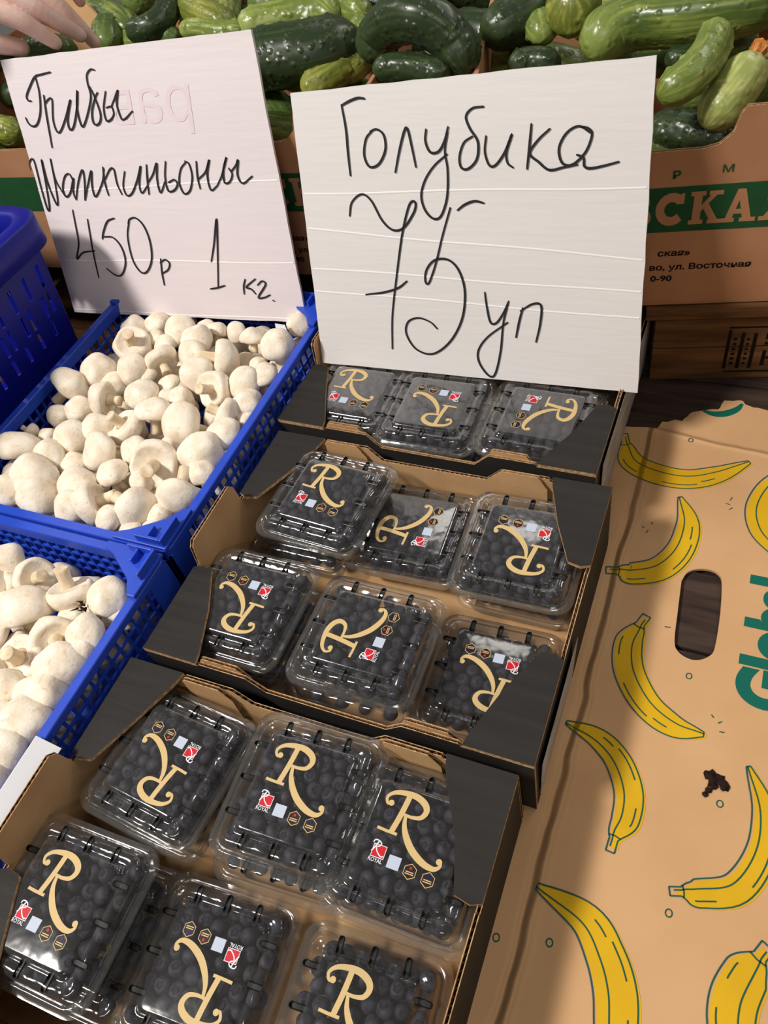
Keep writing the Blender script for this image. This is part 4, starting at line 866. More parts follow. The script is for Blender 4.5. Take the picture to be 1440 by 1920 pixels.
P_('mid front left', -0.3725, 0.2945, 0.050, 180, 'blueberry punnet at the front left of the middle tray, inverted letter')
P_('mid front middle', -0.2445, 0.2935, 0.050, 90, 'blueberry punnet at the front middle of the middle tray, letter turned sideways')
P_('mid front right', -0.1385, 0.306, lo, 182, 'low blueberry punnet at the front right of the middle tray, half under the ledge')
P_('mid back left', -0.343, 0.4285, 0.060, -3.5, 'raised blueberry punnet at the back left of the middle tray, upright letter', (1, 0))
P_('mid back middle', -0.2545, 0.436, 0.0245, 92, 'blueberry punnet sunk between its neighbours at the back of the middle tray')
P_('mid back right', -0.1395, 0.4245, 0.0505, 181, 'blueberry punnet at the back right of the middle tray, shiny inverted letter', (2, 0))
P_('far left', -0.3785, 0.5845, 0.0500, 0, 'blueberry punnet at the left end of the farthest tray, upright letter')
P_('far middle', -0.2805, 0.583, 0.0505, 181, 'blueberry punnet in the middle of the farthest tray, inverted letter')
P_('far right', -0.1640, 0.590, 0.0500, -91, 'blueberry punnet at the right end of the farthest tray, letter turned sideways')
# lower layer glimpsed under the upper punnets
for key, x, y, yaw, lab in (
    ('under a', -0.372, 0.008, 2, 'lower blueberry punnet peeking out right of the front left punnet'),
    ('under c', -0.372, 0.138, 178, 'lower blueberry punnet beneath the back left one of the nearest tray'),
    ('under d', -0.2505, 0.138, 4, 'lower blueberry punnet beneath the raised one of the nearest tray'),
    ('under e', -0.1455, 0.143, 1, 'lower blueberry punnet beneath the back right one of the nearest tray'),
    ('under f', -0.3725, 0.290, 180, 'lower blueberry punnet beneath the front left one of the middle tray'),
    ('under g', -0.2545, 0.292, 90, 'lower blueberry punnet beneath the front middle one of the middle tray'),
    ('under h', -0.3725, 0.4325, 0, 'lower blueberry punnet beneath the raised one of the middle tray'),
    ('under i', -0.1375, 0.4345, 180, 'lower blueberry punnet beneath the shiny one of the middle tray'),
    ('under j', -0.3815, 0.588, 0, 'lower blueberry punnet beneath the left one of the farthest tray'),
    ('under k', -0.2665, 0.588, 180, 'lower blueberry punnet beneath the middle one of the farthest tray'),
    ('under l', -0.1515, 0.588, 90, 'lower blueberry punnet beneath the right one of the farthest tray')):
    P_(key, x, y, lo, yaw, lab, detail=key in ('under a', 'under d', 'under i'), visible=False)
for key, x, lab in (('hid a', -0.3815, 'left'), ('hid b', -0.2665, 'middle'), ('hid c', -0.1515, 'right')):
    P_(key, x, 0.728, lo, 0, 'lower blueberry punnet behind the larger price sign, %s of three' % lab, detail=False, visible=False)

cam_inv = cam.matrix_world.inverted()
def in_frame(p, m=0.0):
    q = cam_inv @ Vector(p)
    if q.z >= 0: return False
    x = 720 + 1480*q.x/-q.z; y = 960 - 1480*q.y/-q.z
    return -m <= x <= 1440 + m and -m <= y <= 1920 + m
def pix(p):
    q = cam_inv @ Vector(p)
    return (720 + 1480*q.x/-q.z, 960 - 1480*q.y/-q.z)
cand = [b for b in ALL_BERRIES if b[4] and in_frame(b[0], 10)]
cand.sort(key=lambda b: (b[0] - cam.location).length/b[1])
indiv = cand[:300]
ids = set(id(b) for b in indiv)
for b in indiv:
    p, r, q, key, _ = b
    o = link('blueberry', BERRY_ME, None, Matrix.Translation(p) @ q @ Matrix.Diagonal((r, r, r, 1)))
    where = {'front left': 'lower left punnet of the nearest tray', 'front middle': 'front middle punnet of the nearest tray', 'front right': 'front right punnet of the nearest tray',
             'near back left': 'back left punnet of the nearest tray', 'near back middle': 'raised back middle punnet of the nearest tray', 'near back right': 'back right punnet of the nearest tray'}.get(key)
    if where is None:
        where = {'mid front left': 'front left', 'mid front middle': 'front middle', 'mid front right': 'front right', 'mid back left': 'back left', 'mid back middle': 'sunken back', 'mid back right': 'back right'}.get(key, key) + ' punnet of the middle tray'
    tag(o, 'dusky dark blueberry near the top of the ' + where, 'blueberry', 'blueberries in the ' + where)
    link('crown', CALYX_ME, o)
rest = [b for b in ALL_BERRIES if id(b) not in ids]
bv = np.array(BV); cv_ = np.array(CV)
vs_, fs_, fm_ = [], [], []
base_n = 0
for (p, r, q, key, top) in rest:
    A = np.array((Matrix.Translation(p) @ q @ Matrix.Diagonal((r, r, r, 1))))
    for arr, faces, mi in ((bv, BF, 0), (cv_, CF, 1)):
        if mi == 1 and not top: continue
        w = arr @ A[:3, :3].T + A[:3, 3]
        vs_.append(w); fs_ += [tuple(i + base_n for i in f) for f in faces]; fm_ += [mi]*len(faces); base_n += len(arr)
me = new_mesh('blueberries', np.concatenate(vs_).tolist(), fs_, [BERRY, CALYX], fm_, True)
tag(link('blueberries', me), 'remaining dark blueberries filling the plastic punnets', 'blueberries', kind='stuff')
# ------------------------------------------------------------------ blue mushroom crates
def grid_breaks(a, b, pitch, bar):
    n = max(1, round((b - a - bar)/pitch))
    p = (b - a - bar)/n
    out = []
    for k in range(n):
        out += [a + k*p, a + k*p + bar]
    out += [b - bar, b]
    return out
def blue_crate(x0, y0, label):
    W, D, H = 0.312, 0.398, 0.1115
    root = empty('mushroom_crate', Matrix.Translation((x0, y0, 0.0034))); tag(root, label, 'crate', 'blue lattice crates of mushrooms')
    mb = MB(); mb.box((0.008, 0.008, 0.0), (W - 0.008, D - 0.008, 0.003)); mb.build('bottom', [BLUE], root)
    zs = [0.002, 0.010] + grid_breaks(0.0105, H - 0.013, 0.0150, 0.0030)[0:] 
    for kind, L in (('x', D), ('y', W)):
        us = grid_breaks(0.010, L - 0.010, 0.0132, 0.0030)
        hole = lambda i, j: i % 2 == 1 and j >= 3 and j % 2 == 1 and j < len(zs) - 2
        for far in (0, 1):
            mb = MB()
            if kind == 'x':
                X = W - 0.0078 if far else 0.0056
                perforated(mb, us, zs, hole, lambda u, v: (X, u, v), (0.0022, 0, 0))
            else:
                Y = D - 0.0078 if far else 0.0056
                perforated(mb, us, zs, hole, lambda u, v: (u, Y, v), (0, 0.0022, 0))
            mb.build('lattice_wall', [BLUE], root)
    # rim: top flange with outer skirt
    def lp(i, z, r):
        return [(x + W/2, y + D/2, z) for x, y, z in rr_loop(W - 2*i, D - 2*i, r, z, 4, 4)]
    loops = [lp(0.0100, H - 0.014, 0.006), lp(0.0100, H - 0.001, 0.006), lp(0.0092, H, 0.006), lp(0.0008, H, 0.010), lp(0.0, H - 0.001, 0.010), lp(0.0, H - 0.0085, 0.010), lp(0.0012, H - 0.0085, 0.009), lp(0.0012, H - 0.003, 0.009)]
    me = loops_mesh('rim', loops, False, [BLUE]); me.polygons.foreach_set('use_smooth', [False]*len(me.polygons))
    link('rim', me, root)
    # notches under the skirt
    for cx, sx in ((0, 1), (W, -1)):
        for cy, sy in ((0, 1), (D, -1)):
            flip = sx*sy < 0
            T = lambda u, v, z: (cx + sx*u, cy + sy*v, z)
            mb = MB()
            poly = [(0.001, 0.001), (0.066, 0.001), (0.066, 0.0075), (0.052, 0.014), (0.020, 0.036), (0.010, 0.052), (0.001, 0.052)]
            if flip: poly = poly[::-1]
            mb.prism(poly, lambda u, v: T(u, v, H + 0.0006), (0, 0, 0.004), 0)
            mb.build('corner_plate', [BLUE], root, bevel=0.0008)
            mb = MB()
            for (u0, v0, u1, v1, z0, z1) in ((0.004, 0.003, 0.007, 0.034, H + 0.0045, H + 0.014), (0.007, 0.003, 0.036, 0.006, H + 0.0045, H + 0.014), (0.022, 0.006, 0.025, 0.020, H + 0.0045, H + 0.012)):
                tri = [(u0, v0), (u1, v0), (u1, v1), (u0, v1)]
                if flip: tri = tri[::-1]
                mb.prism(tri, lambda u, v: T(u, v, z0), (0, 0, z1 - z0), 0)
            # gusset wedge
            a = [T(0.007, 0.006, H + 0.0047), T(0.020, 0.006, H + 0.0047), T(0.007, 0.019, H + 0.0047), T(0.007, 0.006, H + 0.0115)]
            mb.add(a, [(0, 1, 2), (0, 3, 1), (0, 2, 3), (1, 3, 2)])
            mb.build('stacking_lug', [BLUE], root, bevel=0.0006)
            mb = MB()
            for (u0, v0, u1, v1) in ((0.0005, 0.0005, 0.003, 0.034), (0.0005, 0.0005, 0.034, 0.003), (0.010, 0.003, 0.0125, 0.012), (0.003, 0.014, 0.012, 0.0165), (0.022, 0.003, 0.0245, 0.010), (0.003, 0.028, 0.010, 0.0305)):
                q = [(u0, v0), (u1, v0), (u1, v1), (u0, v1)]
                if flip: q = q[::-1]
                zt = H - 0.009
                mb.prism(q, lambda u, v: T(u, v, 0.004), (0, 0, zt - 0.004), 0)
            mb.build('corner_post', [BLUE], root)
    return root
CX0 = -0.7665
blue_crate(CX0, 0.309, 'blue lattice plastic crate of mushrooms under the smaller price sign')
blue_crate(CX0, -0.092, 'blue lattice plastic crate of mushrooms nearer the camera, lower left')

# ------------------------------------------------------------------ tall blue basket
bx = empty('shopping_basket', Matrix.Translation((-0.955, 0.42, 0.0))); tag(bx, 'tall dark blue slotted plastic basket left of the mushroom crate', 'basket')
BW, BD, BH = 0.350, 0.450, 0.262
def bl(i, z, r=0.03): return [(x, y, z) for x, y, z in rr_loop(BW - 2*i, BD - 2*i, r, z, 6, 6)]
me = loops_mesh('rim', [bl(0.024, BH - 0.03, 0.022), bl(0.022, BH - 0.002, 0.024), bl(0.019, BH, 0.026), bl(0.003, BH, 0.032), bl(0.0, BH - 0.003, 0.034), bl(0.0, BH - 0.036, 0.034), bl(0.002, BH - 0.036, 0.034), bl(0.003, BH - 0.006, 0.032)], False, [NAVY])
link('rim', me, bx)
def slot_hole(us, zs):
    return None
zt, zb = BH - 0.012, 0.004
def wallx(v): return 0.016 + 0.020*(zt - v)/(zt - zb)
us = []
a = -BD/2 + 0.02
while a < BD/2 - 0.03:
    us += [a, a + 0.0058]; a += 0.0140
us += [BD/2 - 0.02]
zs = [zb, 0.03, 0.062, 0.070, 0.106, 0.112, 0.134, 0.140, 0.168, 0.174, 0.205, zt]
def slots(i, j):
    if i % 2 == 0: 
        far = us[i] > 0.055
        col = i // 2
        return far and ((j in (5,) and col % 2 == 1) or (j in (7,) and col % 3 != 2) or (j == 9 and col % 2 == 0))
    return False
for s in (1, -1):
    mb = MB(); perforated(mb, us, zs, slots, lambda u, v: (s*(BW/2 - wallx(v)), u*(1 - 0.10*(zt - v)/zt), v), (-s*0.0026, 0, 0)); mb.build('side_wall', [NAVY], bx)
usx = []
a = -BW/2 + 0.03
while a < BW/2 - 0.04:
    usx += [a, a + 0.0085]; a += 0.0145
usx += [BW/2 - 0.03]
for s in (1, -1):
    mb = MB(); perforated(mb, usx, zs, lambda i, j: i % 2 == 0 and j in (3, 7), lambda u, v: (u*(1 - 0.1*(zt - v)/zt), s*(BD/2 - wallx(v)), v), (0, -s*0.0026, 0)); mb.build('end_wall', [NAVY], bx)
for sx in (1, -1):
    for sy in (1, -1):
        mb = MB()
        n = 7; V = []
        for zz in (zb, zt):
            w = wallx(zz); k = 1 - 0.10*(zt - zz)/zt
            xa = BW/2 - w; ya = BD/2 - w
            ux = (usx[-1] if sx > 0 else -usx[0])*k; uy = (us[-1] if sy > 0 else -us[0])*k
            p0 = (sx*ux, sy*ya); p2 = (sx*xa, sy*uy); p1 = (sx*xa, sy*ya)
            for i in range(n):
                t = i/(n-1); V.append(((1-t)**2*p0[0] + 2*t*(1-t)*p1[0] + t*t*p2[0], (1-t)**2*p0[1] + 2*t*(1-t)*p1[1] + t*t*p2[1], zz))
        mb.add(V, [(i, i+1, n+i+1, n+i) for i in range(n-1)])
        mb.build('corner', [NAVY], bx, smooth=True)
mb = MB(); mb.box((-BW/2 + 0.042, -BD/2 + 0.062, 0.0), (BW/2 - 0.042, BD/2 - 0.062, 0.0035)); mb.build('bottom', [NAVY], bx)

# ------------------------------------------------------------------ mushrooms
NU = 28
def revolve(name, prof, mats, seed, amp=0.05, frq=1.6, close=True):
    V, F = [], []
    for j, (r, z) in enumerate(prof):
        for i in range(NU):
            a = 2*math.pi*i/NU
            p = Vector((r*math.cos(a), r*math.sin(a), z))
            d = noise.noise(p*frq + Vector((seed*7.3, seed*3.1, 0)))*amp
            p += p.normalized()*d if p.length > 1e-6 else Vector((0, 0, d))
            V.append(tuple(p))
    for j in range(len(prof) - 1):
        for i in range(NU):
            k = (i + 1) % NU
            F.append((j*NU + i, (j+1)*NU + i, (j+1)*NU + k, j*NU + k))
    if close: F.append(tuple(range(NU))); F.append(tuple((len(prof)-1)*NU + i for i in reversed(range(NU))))
    return new_mesh(name, V, F, mats, None, True)
MUSH = []
for sd in range(7):
    rr = random.Random(sd + 40)
    top = rr.uniform(0.74, 0.92)
    capp = [(0.02, top)]
    for k in range(1, 9):
        th = math.pi/2*k/8
        capp.append((math.sin(th)**0.95, top*math.cos(th)))
    capp += [(0.985, -0.10), (0.93, -0.22), (0.84, -0.29), (0.74, -0.29), (0.66, -0.22)]
    capm = revolve('cap', capp, [CAP], sd, 0.17, 1.2, True)
    gl = [(0.72, -0.235), (0.60, -0.20), (0.45, -0.19), (0.30, -0.22)]
    gm = revolve('veil', gl, [GILL], sd, 0.04, 3, False)
    sl = rr.uniform(0.62, 0.95)
    stp = [(0.33, -0.16), (0.27, -0.28), (0.26, -0.28 - sl*0.45), (0.28, -0.28 - sl*0.8), (0.29, -0.28 - sl), (0.24, -0.30 - sl), (0.02, -0.29 - sl)]
    sm = revolve('stem', stp, [STEM], sd, 0.06, 2.5, True)
    MUSH.append((capm, gm, sm))
def axis_rot(stem_dir, spin):
    z = -Vector(stem_dir).normalized()
    return z.to_track_quat('Z', 'Y').to_matrix().to_4x4() @ Matrix.Rotation(spin, 4, 'Z')
def mushroom(P, r, stem, rng, label, group, offset=True):
    k = rng.randrange(len(MUSH))
    if stem is None:
        # leaning cap, stem hidden below / behind
        d = Vector((rng.uniform(-.75, .55), rng.uniform(-.15, .9), -1))
    else: d = Vector(stem)
    M = Matrix.Translation(P) @ axis_rot(d, rng.uniform(0, 6.28)) @ Matrix.Diagonal((r, r*rng.uniform(0.92, 1.0), r*rng.uniform(0.92, 1.04), 1))
    root = empty('mushroom', M)
    tag(root, label, 'mushroom', group)
    for nm, me in zip(('cap', 'veil', 'stem'), MUSH[k]):
        link(nm, me, root)
    return root
def label_mushrooms(lst, crate, zones):
    items = []
    for (P, r, s) in lst:
        px, py = pix(P)
        if s is None: feat = ('big ' if r > 0.0265 else 'small ' if r < 0.018 else '') + 'white mushroom cap'
        else:
            c = cam.matrix_world.to_3x3().inverted() @ Vector(s)
            if c.z > 0.55: feat = 'mushroom showing its veil and stem end'
            elif abs(c.x) > abs(c.y): feat = 'mushroom on its side, stem pointing ' + ('right' if c.x > 0 else 'left')
            else: feat = 'mushroom with stem pointing ' + ('up' if c.y > 0 else 'down')
        z = next(n for n, f in zones if f(px, py))
        items.append([feat + ' ' + z, px])
    groups = {}
    for i, (l, x) in enumerate(items): groups.setdefault(l, []).append(i)
    ordn = ['first', 'second', 'third', 'fourth', 'fifth', 'sixth', 'seventh', 'eighth', 'ninth', 'tenth', 'eleventh', 'twelfth']
    out = [None]*len(items)
    for l, idx in groups.items():
        idx.sort(key=lambda i: items[i][1])
        for n, i in enumerate(idx):
            if len(idx) == 1: out[i] = l
            elif len(idx) == 2: out[i] = l + (', left of two' if n == 0 else ', right of two')
            elif n == 0: out[i] = l + ', leftmost'
            elif n == len(idx) - 1: out[i] = l + ', rightmost'
            else: out[i] = l + ', %s from left' % ordn[n]
    return out
zf = [('just under the smaller sign', lambda x, y: y < 665), ('along the far crate left lattice', lambda x, y: (y - 590) > (230 - x)*0.95 - 10 and x < 160 + (700 - y)*0.7 and y < 800),
      ('against the far crate right rim', lambda x, y: x > 600 - (y - 600)*0.62 - 75), ('near the far crate front rim', lambda x, y: y > 930), ('in the far crate upper heap', lambda x, y: y < 760), ('in the far crate middle heap', lambda x, y: y < 850), ('in the far crate lower heap', lambda x, y: True)]
zn = [('below the shared blue rims', lambda x, y: y < 1130), ('against the near crate right rim', lambda x, y: x > 330 - (y - 1000)*0.62 - 85), ('in the near crate upper heap', lambda x, y: y < 1240), ('in the near crate lower heap', lambda x, y: True)]
ORD = ['first', 'second', 'third', 'fourth', 'fifth', 'sixth', 'seventh', 'eighth', 'ninth']
rng = random.Random(3)
def inside(P, r, y0, y1):
    x = min(max(P[0], CX0 + 0.011 + r*0.92), CX0 + 0.301 - r*0.92)
    y = min(max(P[1], y0 + 0.012 + r*0.9), y1 - 0.012 - r*0.9)
    return (x, y, P[2])
for (lst, crate, zones, y0, y1, g) in ((MUSH_FAR, 'far', zf, 0.309, 0.707, 'mushrooms heaped in the far blue crate'), (MUSH_NEAR, 'near', zn, -0.092, 0.306, 'mushrooms heaped in the near blue crate')):
    labs = label_mushrooms(lst, crate, zones)
    for (P, r, s), l in zip(lst, labs):
        mushroom(inside(P, r*1.06, y0, y1), r*1.06, s, rng, l, g)
    for j in range(8):
        for i in range(6):
            r = rng.uniform(0.021, 0.025)
            P = (CX0 + 0.040 + i*0.0465 + rng.uniform(-.006, .006), y0 + 0.042 + j*0.0450 + rng.uniform(-.006, .006), 0.066 + rng.uniform(-.006, .006))
            mushroom(inside(P, r, y0, y1), r, None, rng, 'buried white mushroom in the %s crate, %s row from the front, %s from the left' % (crate, ORD[j], ORD[i]), 'buried mushrooms in the %s crate' % crate)

# clump of soil and root threads between two mushrooms
mb = MB()
rr = random.Random(9)
for k in range(9):
    p = Vector((-0.502 + rr.uniform(-.004, .004), 0.236 + rr.uniform(-.007, .007), 0.114 + rr.uniform(-.004, .005)))
    d = Vector((rr.uniform(-1, 1), rr.uniform(-1, 1), rr.uniform(-.4, .6))).normalized()*rr.uniform(.004, .010)
    s = d.cross(Vector((0, 0, 1))).normalized()*0.0016; u = d.cross(s).normalized()*0.0014
    mb.add([p - s, p + u, p + s, p - u, p + d], [(0, 1, 4), (1, 2, 4), (2, 3, 4), (3, 0, 4), (3, 2, 1, 0)])
tag(mb.build('soil_clump', [LEAF]), 'small brown clump of soil and roots among the near mushrooms', 'soil')

# ------------------------------------------------------------------ price signs
def price_sign(S, label, board_mat, creases, wnames):
    A, u, v, n = (Vector(S[k]) for k in ('A', 'u', 'v', 'n'))
    M = Matrix(((u.x, v.x, n.x, A.x), (u.y, v.y, n.y, A.y), (u.z, v.z, n.z, A.z), (0, 0, 0, 1)))
    root = empty('price_sign', M); tag(root, label, 'sign', 'handwritten price signs')
    q = S['quad']
    def wavy(a, b, k):
        return [(a[0] + (b[0]-a[0])*t/16 + random.uniform(-1, 1)*0.0005*(t > 0), a[1] + (b[1]-a[1])*t/16 + random.uniform(-1, 1)*0.0005*(t > 0)) for t in range(16)]
    poly = wavy(q[0], q[1], 0) + wavy(q[1], q[2], 1) + wavy(q[2], q[3], 2) + wavy(q[3], q[0], 3)
    mb = MB(); mb.prism(poly[::-1], lambda x, y: (x, y, -0.004), (0, 0, 0.004), 0)
    bo = mb.build('board', [board_mat], root)
    for (va, vb) in creases:
        xa = 0.002; xb = q[1][0] + (q[2][0] - q[1][0])*vb/q[2][1] - 0.002
        V = []
        N = 20
        for i in range(N + 1):
            t = i/N; x = xa + (xb - xa)*t; y = va + (vb - va)*t + 0.0008*math.sin(t*9 + va*50)
            V += [(x, y - 0.0011, 0.0001), (x, y, 0.0006), (x, y + 0.0011, 0.0001)]
        F = []
        for i in range(N):
            b = 3*i; F += [(b, b+3, b+4, b+1), (b+1, b+4, b+5, b+2)]
        mb = MB(); mb.add(V, F); mb.build('crease', [BOARD_RIB], bo, smooth=True)
    for w, nm in zip(S['words'], wnames):
        mb = MB()
        for k, s in enumerate(w):
            c = catmull(s, 7)
            n_ = len(c)
            V, F = ribbon(c, lambda t: 0.00112*(0.80 + 0.28*math.sin(t*math.pi)))
            mb.add([(x, y, 0.00095 + 0.00004*(k % 5)) for x, y in V], F)
            for e in (c[0], c[-1]):
                V, F = disc2d(e, 0.00082, 8); mb.add([(x, y, 0.00096 + 0.00004*(k % 5)) for x, y in V], F)
        mb.build(nm, [INK], root)
    return root, bo
sa, sab = price_sign(SIGN_A, 'smaller white price sign handwritten for mushrooms, leaning left of the other', BOARD_P, [(0.158, 0.168), (0.072, 0.074), (0.0035, 0.0035)], ['handwritten_word', 'handwritten_word', 'handwritten_price', 'handwritten_quantity', 'handwritten_unit'])
V, F = text2d('рав', 0.070, -0.0002)
mb = MB(); mb.add([(0.250 - x*0.95 + y*0.06, 0.232 + y*0.95 - x*0.02, 0.00035) for x, y in V], F); mb.build('faint_mirrored_print', [GHOST], sab)
sb, sbb = price_sign(SIGN_B, 'larger white price sign handwritten for blueberries, standing in the far tray', BOARD, [(0.1555, 0.138), (0.113, 0.106), (0.192, 0.203), (0.088, 0.080)], ['handwritten_word', 'handwritten_price', 'handwritten_unit'])
# torn film scrap hanging from the smaller sign
mb = MB()
pts = [(0.318, 0.006), (0.330, 0.004), (0.338, -0.012), (0.356, -0.024), (0.350, -0.027), (0.330, -0.022), (0.320, -0.008)]
mb.add([(x, y, 0.020 + 0.010*max(0, -y)/0.02 + 0.002*math.sin(x*400)) for x, y in pts] + [(x, y, 0.0204 + 0.010*max(0, -y)/0.02 + 0.002*math.sin(x*400)) for x, y in pts],
       [(0, 1, 2, 6), (6, 2, 5), (2, 3, 4, 5), (13, 9, 8, 7), (12, 9, 13), (12, 11, 10, 9)] + [(i, (i+1) % 7, 7 + (i+1) % 7, 7 + i) for i in range(7)])
mb.build('film_scrap', [PAPER], sa)

# ------------------------------------------------------------------ cucumbers
def cucumber(path, r, tone, label, blossom=False, group='cucumbers heaped in the cartons', seed=0, ns=64, nu=32):
    c = [Vector(p) for p in catmull(path, 10)]
    # resample evenly
    d = [0]
    for a, b in zip(c, c[1:]): d.append(d[-1] + (b - a).length)
    def at(s):
        s = max(0, min(d[-1], s))
        for k in range(len(d) - 1):
            if s <= d[k+1]:
                t = (s - d[k])/((d[k+1] - d[k]) or 1); return c[k].lerp(c[k+1], t)
        return c[-1]
    L = d[-1]
    V, UV, F = [], [], []
    up = Vector((0, 0, 1))
    prev = None
    for j in range(ns + 1):
        t = j/ns
        tt = 0.5 - 0.5*math.cos(math.pi*t)            # denser at the ends
        p = at(tt*L)
        T = (at(tt*L + 0.004) - at(tt*L - 0.004)).normalized()
        if prev is None: N = T.cross(up).normalized() if abs(T.dot(up)) < 0.95 else T.cross(Vector((1, 0, 0))).normalized()
        else: N = (prev - T*prev.dot(T)).normalized()
        prev = N
        B = T.cross(N)
        e = min(tt, 1 - tt)*L/(1.15*r)
        rad = r*(math.sqrt(max(0.0, 1 - (1 - min(1, e))**2.2)))*(0.92 + 0.08*math.sin(math.pi*tt))
        rad = max(rad, r*0.03)
        for i in range(nu):
            a = 2*math.pi*i/nu
            q = N*math.cos(a) + B*math.sin(a)
            lob = 1 + 0.022*math.cos(3*a + seed) + 0.02*math.cos(8*a)
            pos = p + q*rad*lob
            w = noise.noise(pos*150 + Vector((seed*3.7, 0, 0)))
            bump = max(0, w - 0.22)*0.0050*min(1, rad/r)
            V.append(tuple(pos + q*bump)); UV.append((i/nu, tt))
    for j in range(ns):
        for i in range(nu):
            k = (i + 1) % nu
            F.append((j*nu + i, j*nu + k, (j+1)*nu + k, (j+1)*nu + i))
    F.append(tuple(reversed(range(nu)))); F.append(tuple(ns*nu + i for i in range(nu)))
    me = new_mesh('cucumber', V, F, [CUKE[tone]], None, True)
    uvl = me.uv_layers.new(name='UVMap')
    arr = []
    for lp_ in me.loops:
        arr += [UV[lp_.vertex_index][0] + seed*0.13, UV[lp_.vertex_index][1]]
    uvl.data.foreach_set('uv', arr)
    o = link('cucumber', me)
    tag(o, label, 'cucumber', group)
    if blossom:
        T = (c[0] - c[1]).normalized()
        mb = MB()
        rr = random.Random(5)
        for k in range(7):
            a = 2*math.pi*k/7
            q = (T.cross(up).normalized()*math.cos(a) + up*math.sin(a))
            b0 = c[0] + q*0.003 - T*0.004; b1 = c[0] + q*0.007 + T*(0.008 + 0.006*rr.random()); s = T.cross(q)*0.003
            mb.add([b0 - s, b0 + s, b1 + s*1.4, b1 - s*1.4, b0 - s + q*0.001, b0 + s + q*0.001, b1 + s*1.4 + q*0.001, b1 - s*1.4 + q*0.001], [(0, 1, 2, 3), (7, 6, 5, 4), (0, 4, 5, 1), (1, 5, 6, 2), (2, 6, 7, 3), (3, 7, 4, 0)])
        mb.build('blossom', [BLOSSOM], o)
    return o
for k, (pts, r, tone, bl_, lab) in enumerate(CUCUMBERS):
    cucumber(pts, r, tone, lab, bool(bl_), seed=k)
rng = random.Random(11)
tones = ['dark', 'dark', 'mid', 'striped', 'dark', 'light', 'mid', 'yellowgreen']
kk = 0
for row in range(5):
    for col in range(8):
        x = -1.02 + col*0.150 + rng.uniform(-.02, .02) + (0.07 if row % 2 else 0)
        if x > 0.24: continue
        y = 0.845 + row*0.075 + rng.uniform(-.012, .012) + (0.055 if x > -0.1 else 0) - (0.04 if x < -0.6 else 0)
        z = 0.245 + row*0.010 + rng.uniform(-.01, .01)
        a = rng.uniform(-.5, .5); Lh = rng.uniform(.055, .07)
        pts = [(x - Lh*math.cos(a), y - Lh*math.sin(a), z), (x, y + rng.uniform(-.015, .015), z + rng.uniform(0, .01)), (x + Lh*math.cos(a), y + Lh*math.sin(a), z + rng.uniform(-.01, .01))]
        cucumber(pts, rng.uniform(.021, .026), tones[kk % 8], '%s cucumber deeper in the heap, %s row back, %s from the left' % ({'dark': 'dark', 'mid': 'mid green', 'striped': 'striped', 'light': 'light green', 'yellowgreen': 'yellow-green'}[tones[kk % 8]], ORD[row], ORD[col]), False, 'cucumbers deeper in the heap', seed=60 + kk, ns=30, nu=18)
        kk += 1
# pale cardboard flap standing behind the fingers
mb = MB()
fl = [(-0.985, 1.015), (-0.905, 1.005), (-0.905, 1.01)]
mb.prism([(0, 0), (0.10, 0.01), (0.125, 0.055), (0.105, 0.075), (0.07, 0.09), (0, 0.08)], lambda s, z: (-1.04 + s, 0.985 + 0.05*s + 0.3*z, 0.285 + z), (0, 0.004, 0), 0)
tag(mb.build('cardboard_flap', [KRAFT]), 'pale cardboard flap poking up behind the hand', 'flap')

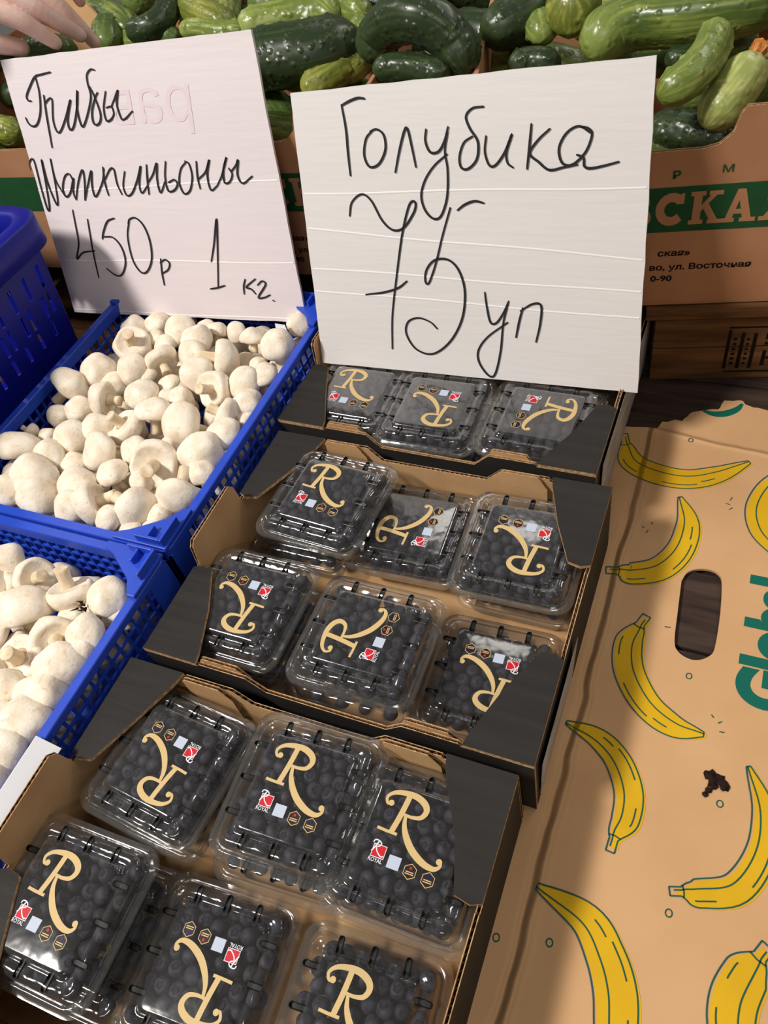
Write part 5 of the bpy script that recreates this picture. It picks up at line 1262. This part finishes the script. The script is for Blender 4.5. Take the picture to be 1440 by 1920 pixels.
# ------------------------------------------------------------------ reaching hand
def hand():
    mb = MB()
    def tube(pts, rads, nseg=5, nu=14):
        c = [Vector(p) for p in catmull(pts, nseg)]
        rr = catmull([(x*1.08, 0) for x in rads], nseg); rr = [x[0] for x in rr]
        n = len(c); prev = None; V = []
        # rounded ends
        for j in range(-2, n + 2):
            jj = min(max(j, 0), n - 1)
            T = (c[min(jj+1, n-1)] - c[max(jj-1, 0)]).normalized()
            if prev is None: N = T.cross(Vector((0.3, 0.2, 1))).normalized()
            else: N = (prev - T*prev.dot(T)).normalized()
            prev = N; B = T.cross(N)
            p = c[jj].copy(); ra = rr[jj]
            if j < 0: p -= T*ra*(0.6 if j == -1 else 0.95); ra *= (0.8 if j == -1 else 0.25)
            if j >= n: p += T*ra*(0.6 if j == n else 0.95); ra *= (0.8 if j == n else 0.25)
            for i in range(nu):
                a = 2*math.pi*i/nu; V.append(tuple(p + (N*math.cos(a) + B*math.sin(a))*ra))
        m = n + 4
        F = []
        for j in range(m - 1):
            for i in range(nu):
                k = (i+1) % nu; F.append((j*nu + i, j*nu + k, (j+1)*nu + k, (j+1)*nu + i))
        F.append(tuple(reversed(range(nu)))); F.append(tuple((m-1)*nu + i for i in range(nu)))
        mb.add(V, F)
    tube(HAND['index'], [0.0102, 0.0098, 0.0086, 0.0072])
    tube(HAND['middle'], [0.0104, 0.0100, 0.0088, 0.0074])
    tube(HAND['ring'], [0.0100, 0.0094, 0.0082, 0.0070])
    tube(HAND['little'], [0.0088, 0.0080, 0.0072, 0.0062])
    tube(HAND['thumb'], [0.0135, 0.0120, 0.0108, 0.0088])
    wrist = Vector(HAND['arm'][0])
    for k, ra in ((2, .012), (3, .0125), (4, .012), (5, .0105)):
        p = Vector(HAND['palm'][k])
        tube([tuple(wrist.lerp(p, 0.1)), tuple(wrist.lerp(p, 0.55)), tuple(p)], [0.018, 0.015, ra])
    tube([tuple(wrist), HAND['thumb'][0], HAND['thumb'][1]], [0.018, 0.0165, 0.012])
    tube(HAND['arm'], [0.024, 0.027, 0.036, 0.042])
    o = mb.build('person', [SKIN], smooth=True)
    md = o.modifiers.new('fuse', 'REMESH'); md.mode = 'VOXEL'; md.voxel_size = 0.0012; md.use_smooth_shade = True
    sm = o.modifiers.new('smooth', 'SMOOTH'); sm.factor = 0.5; sm.iterations = 3
    tag(o, 'bare hand reaching over the cucumbers behind the smaller sign', 'person')
    # nail of the lowest finger
    a, b = Vector(HAND['index'][2]), Vector(HAND['index'][3])
    T = (b - a).normalized(); camv = (cam.location - b).normalized()
    N = (camv - T*camv.dot(T)).normalized(); S = T.cross(N)
    nb = MB()
    V = []
    for j in range(5):
        for i in range(5):
            s = (i - 2)/2; t = j/4
            V.append(tuple(b + T*(0.0085*t - 0.003) + S*(0.0046*s*(1 - 0.15*t)) + N*(0.0069 - 0.0022*s*s - 0.0030*t*t) + S*0.002))
    nb.add(V, [(j*5 + i, j*5 + i + 1, (j+1)*5 + i + 1, (j+1)*5 + i) for j in range(4) for i in range(4)])
    nb.build('finger_nail', [NAIL], o, smooth=True)
hand()
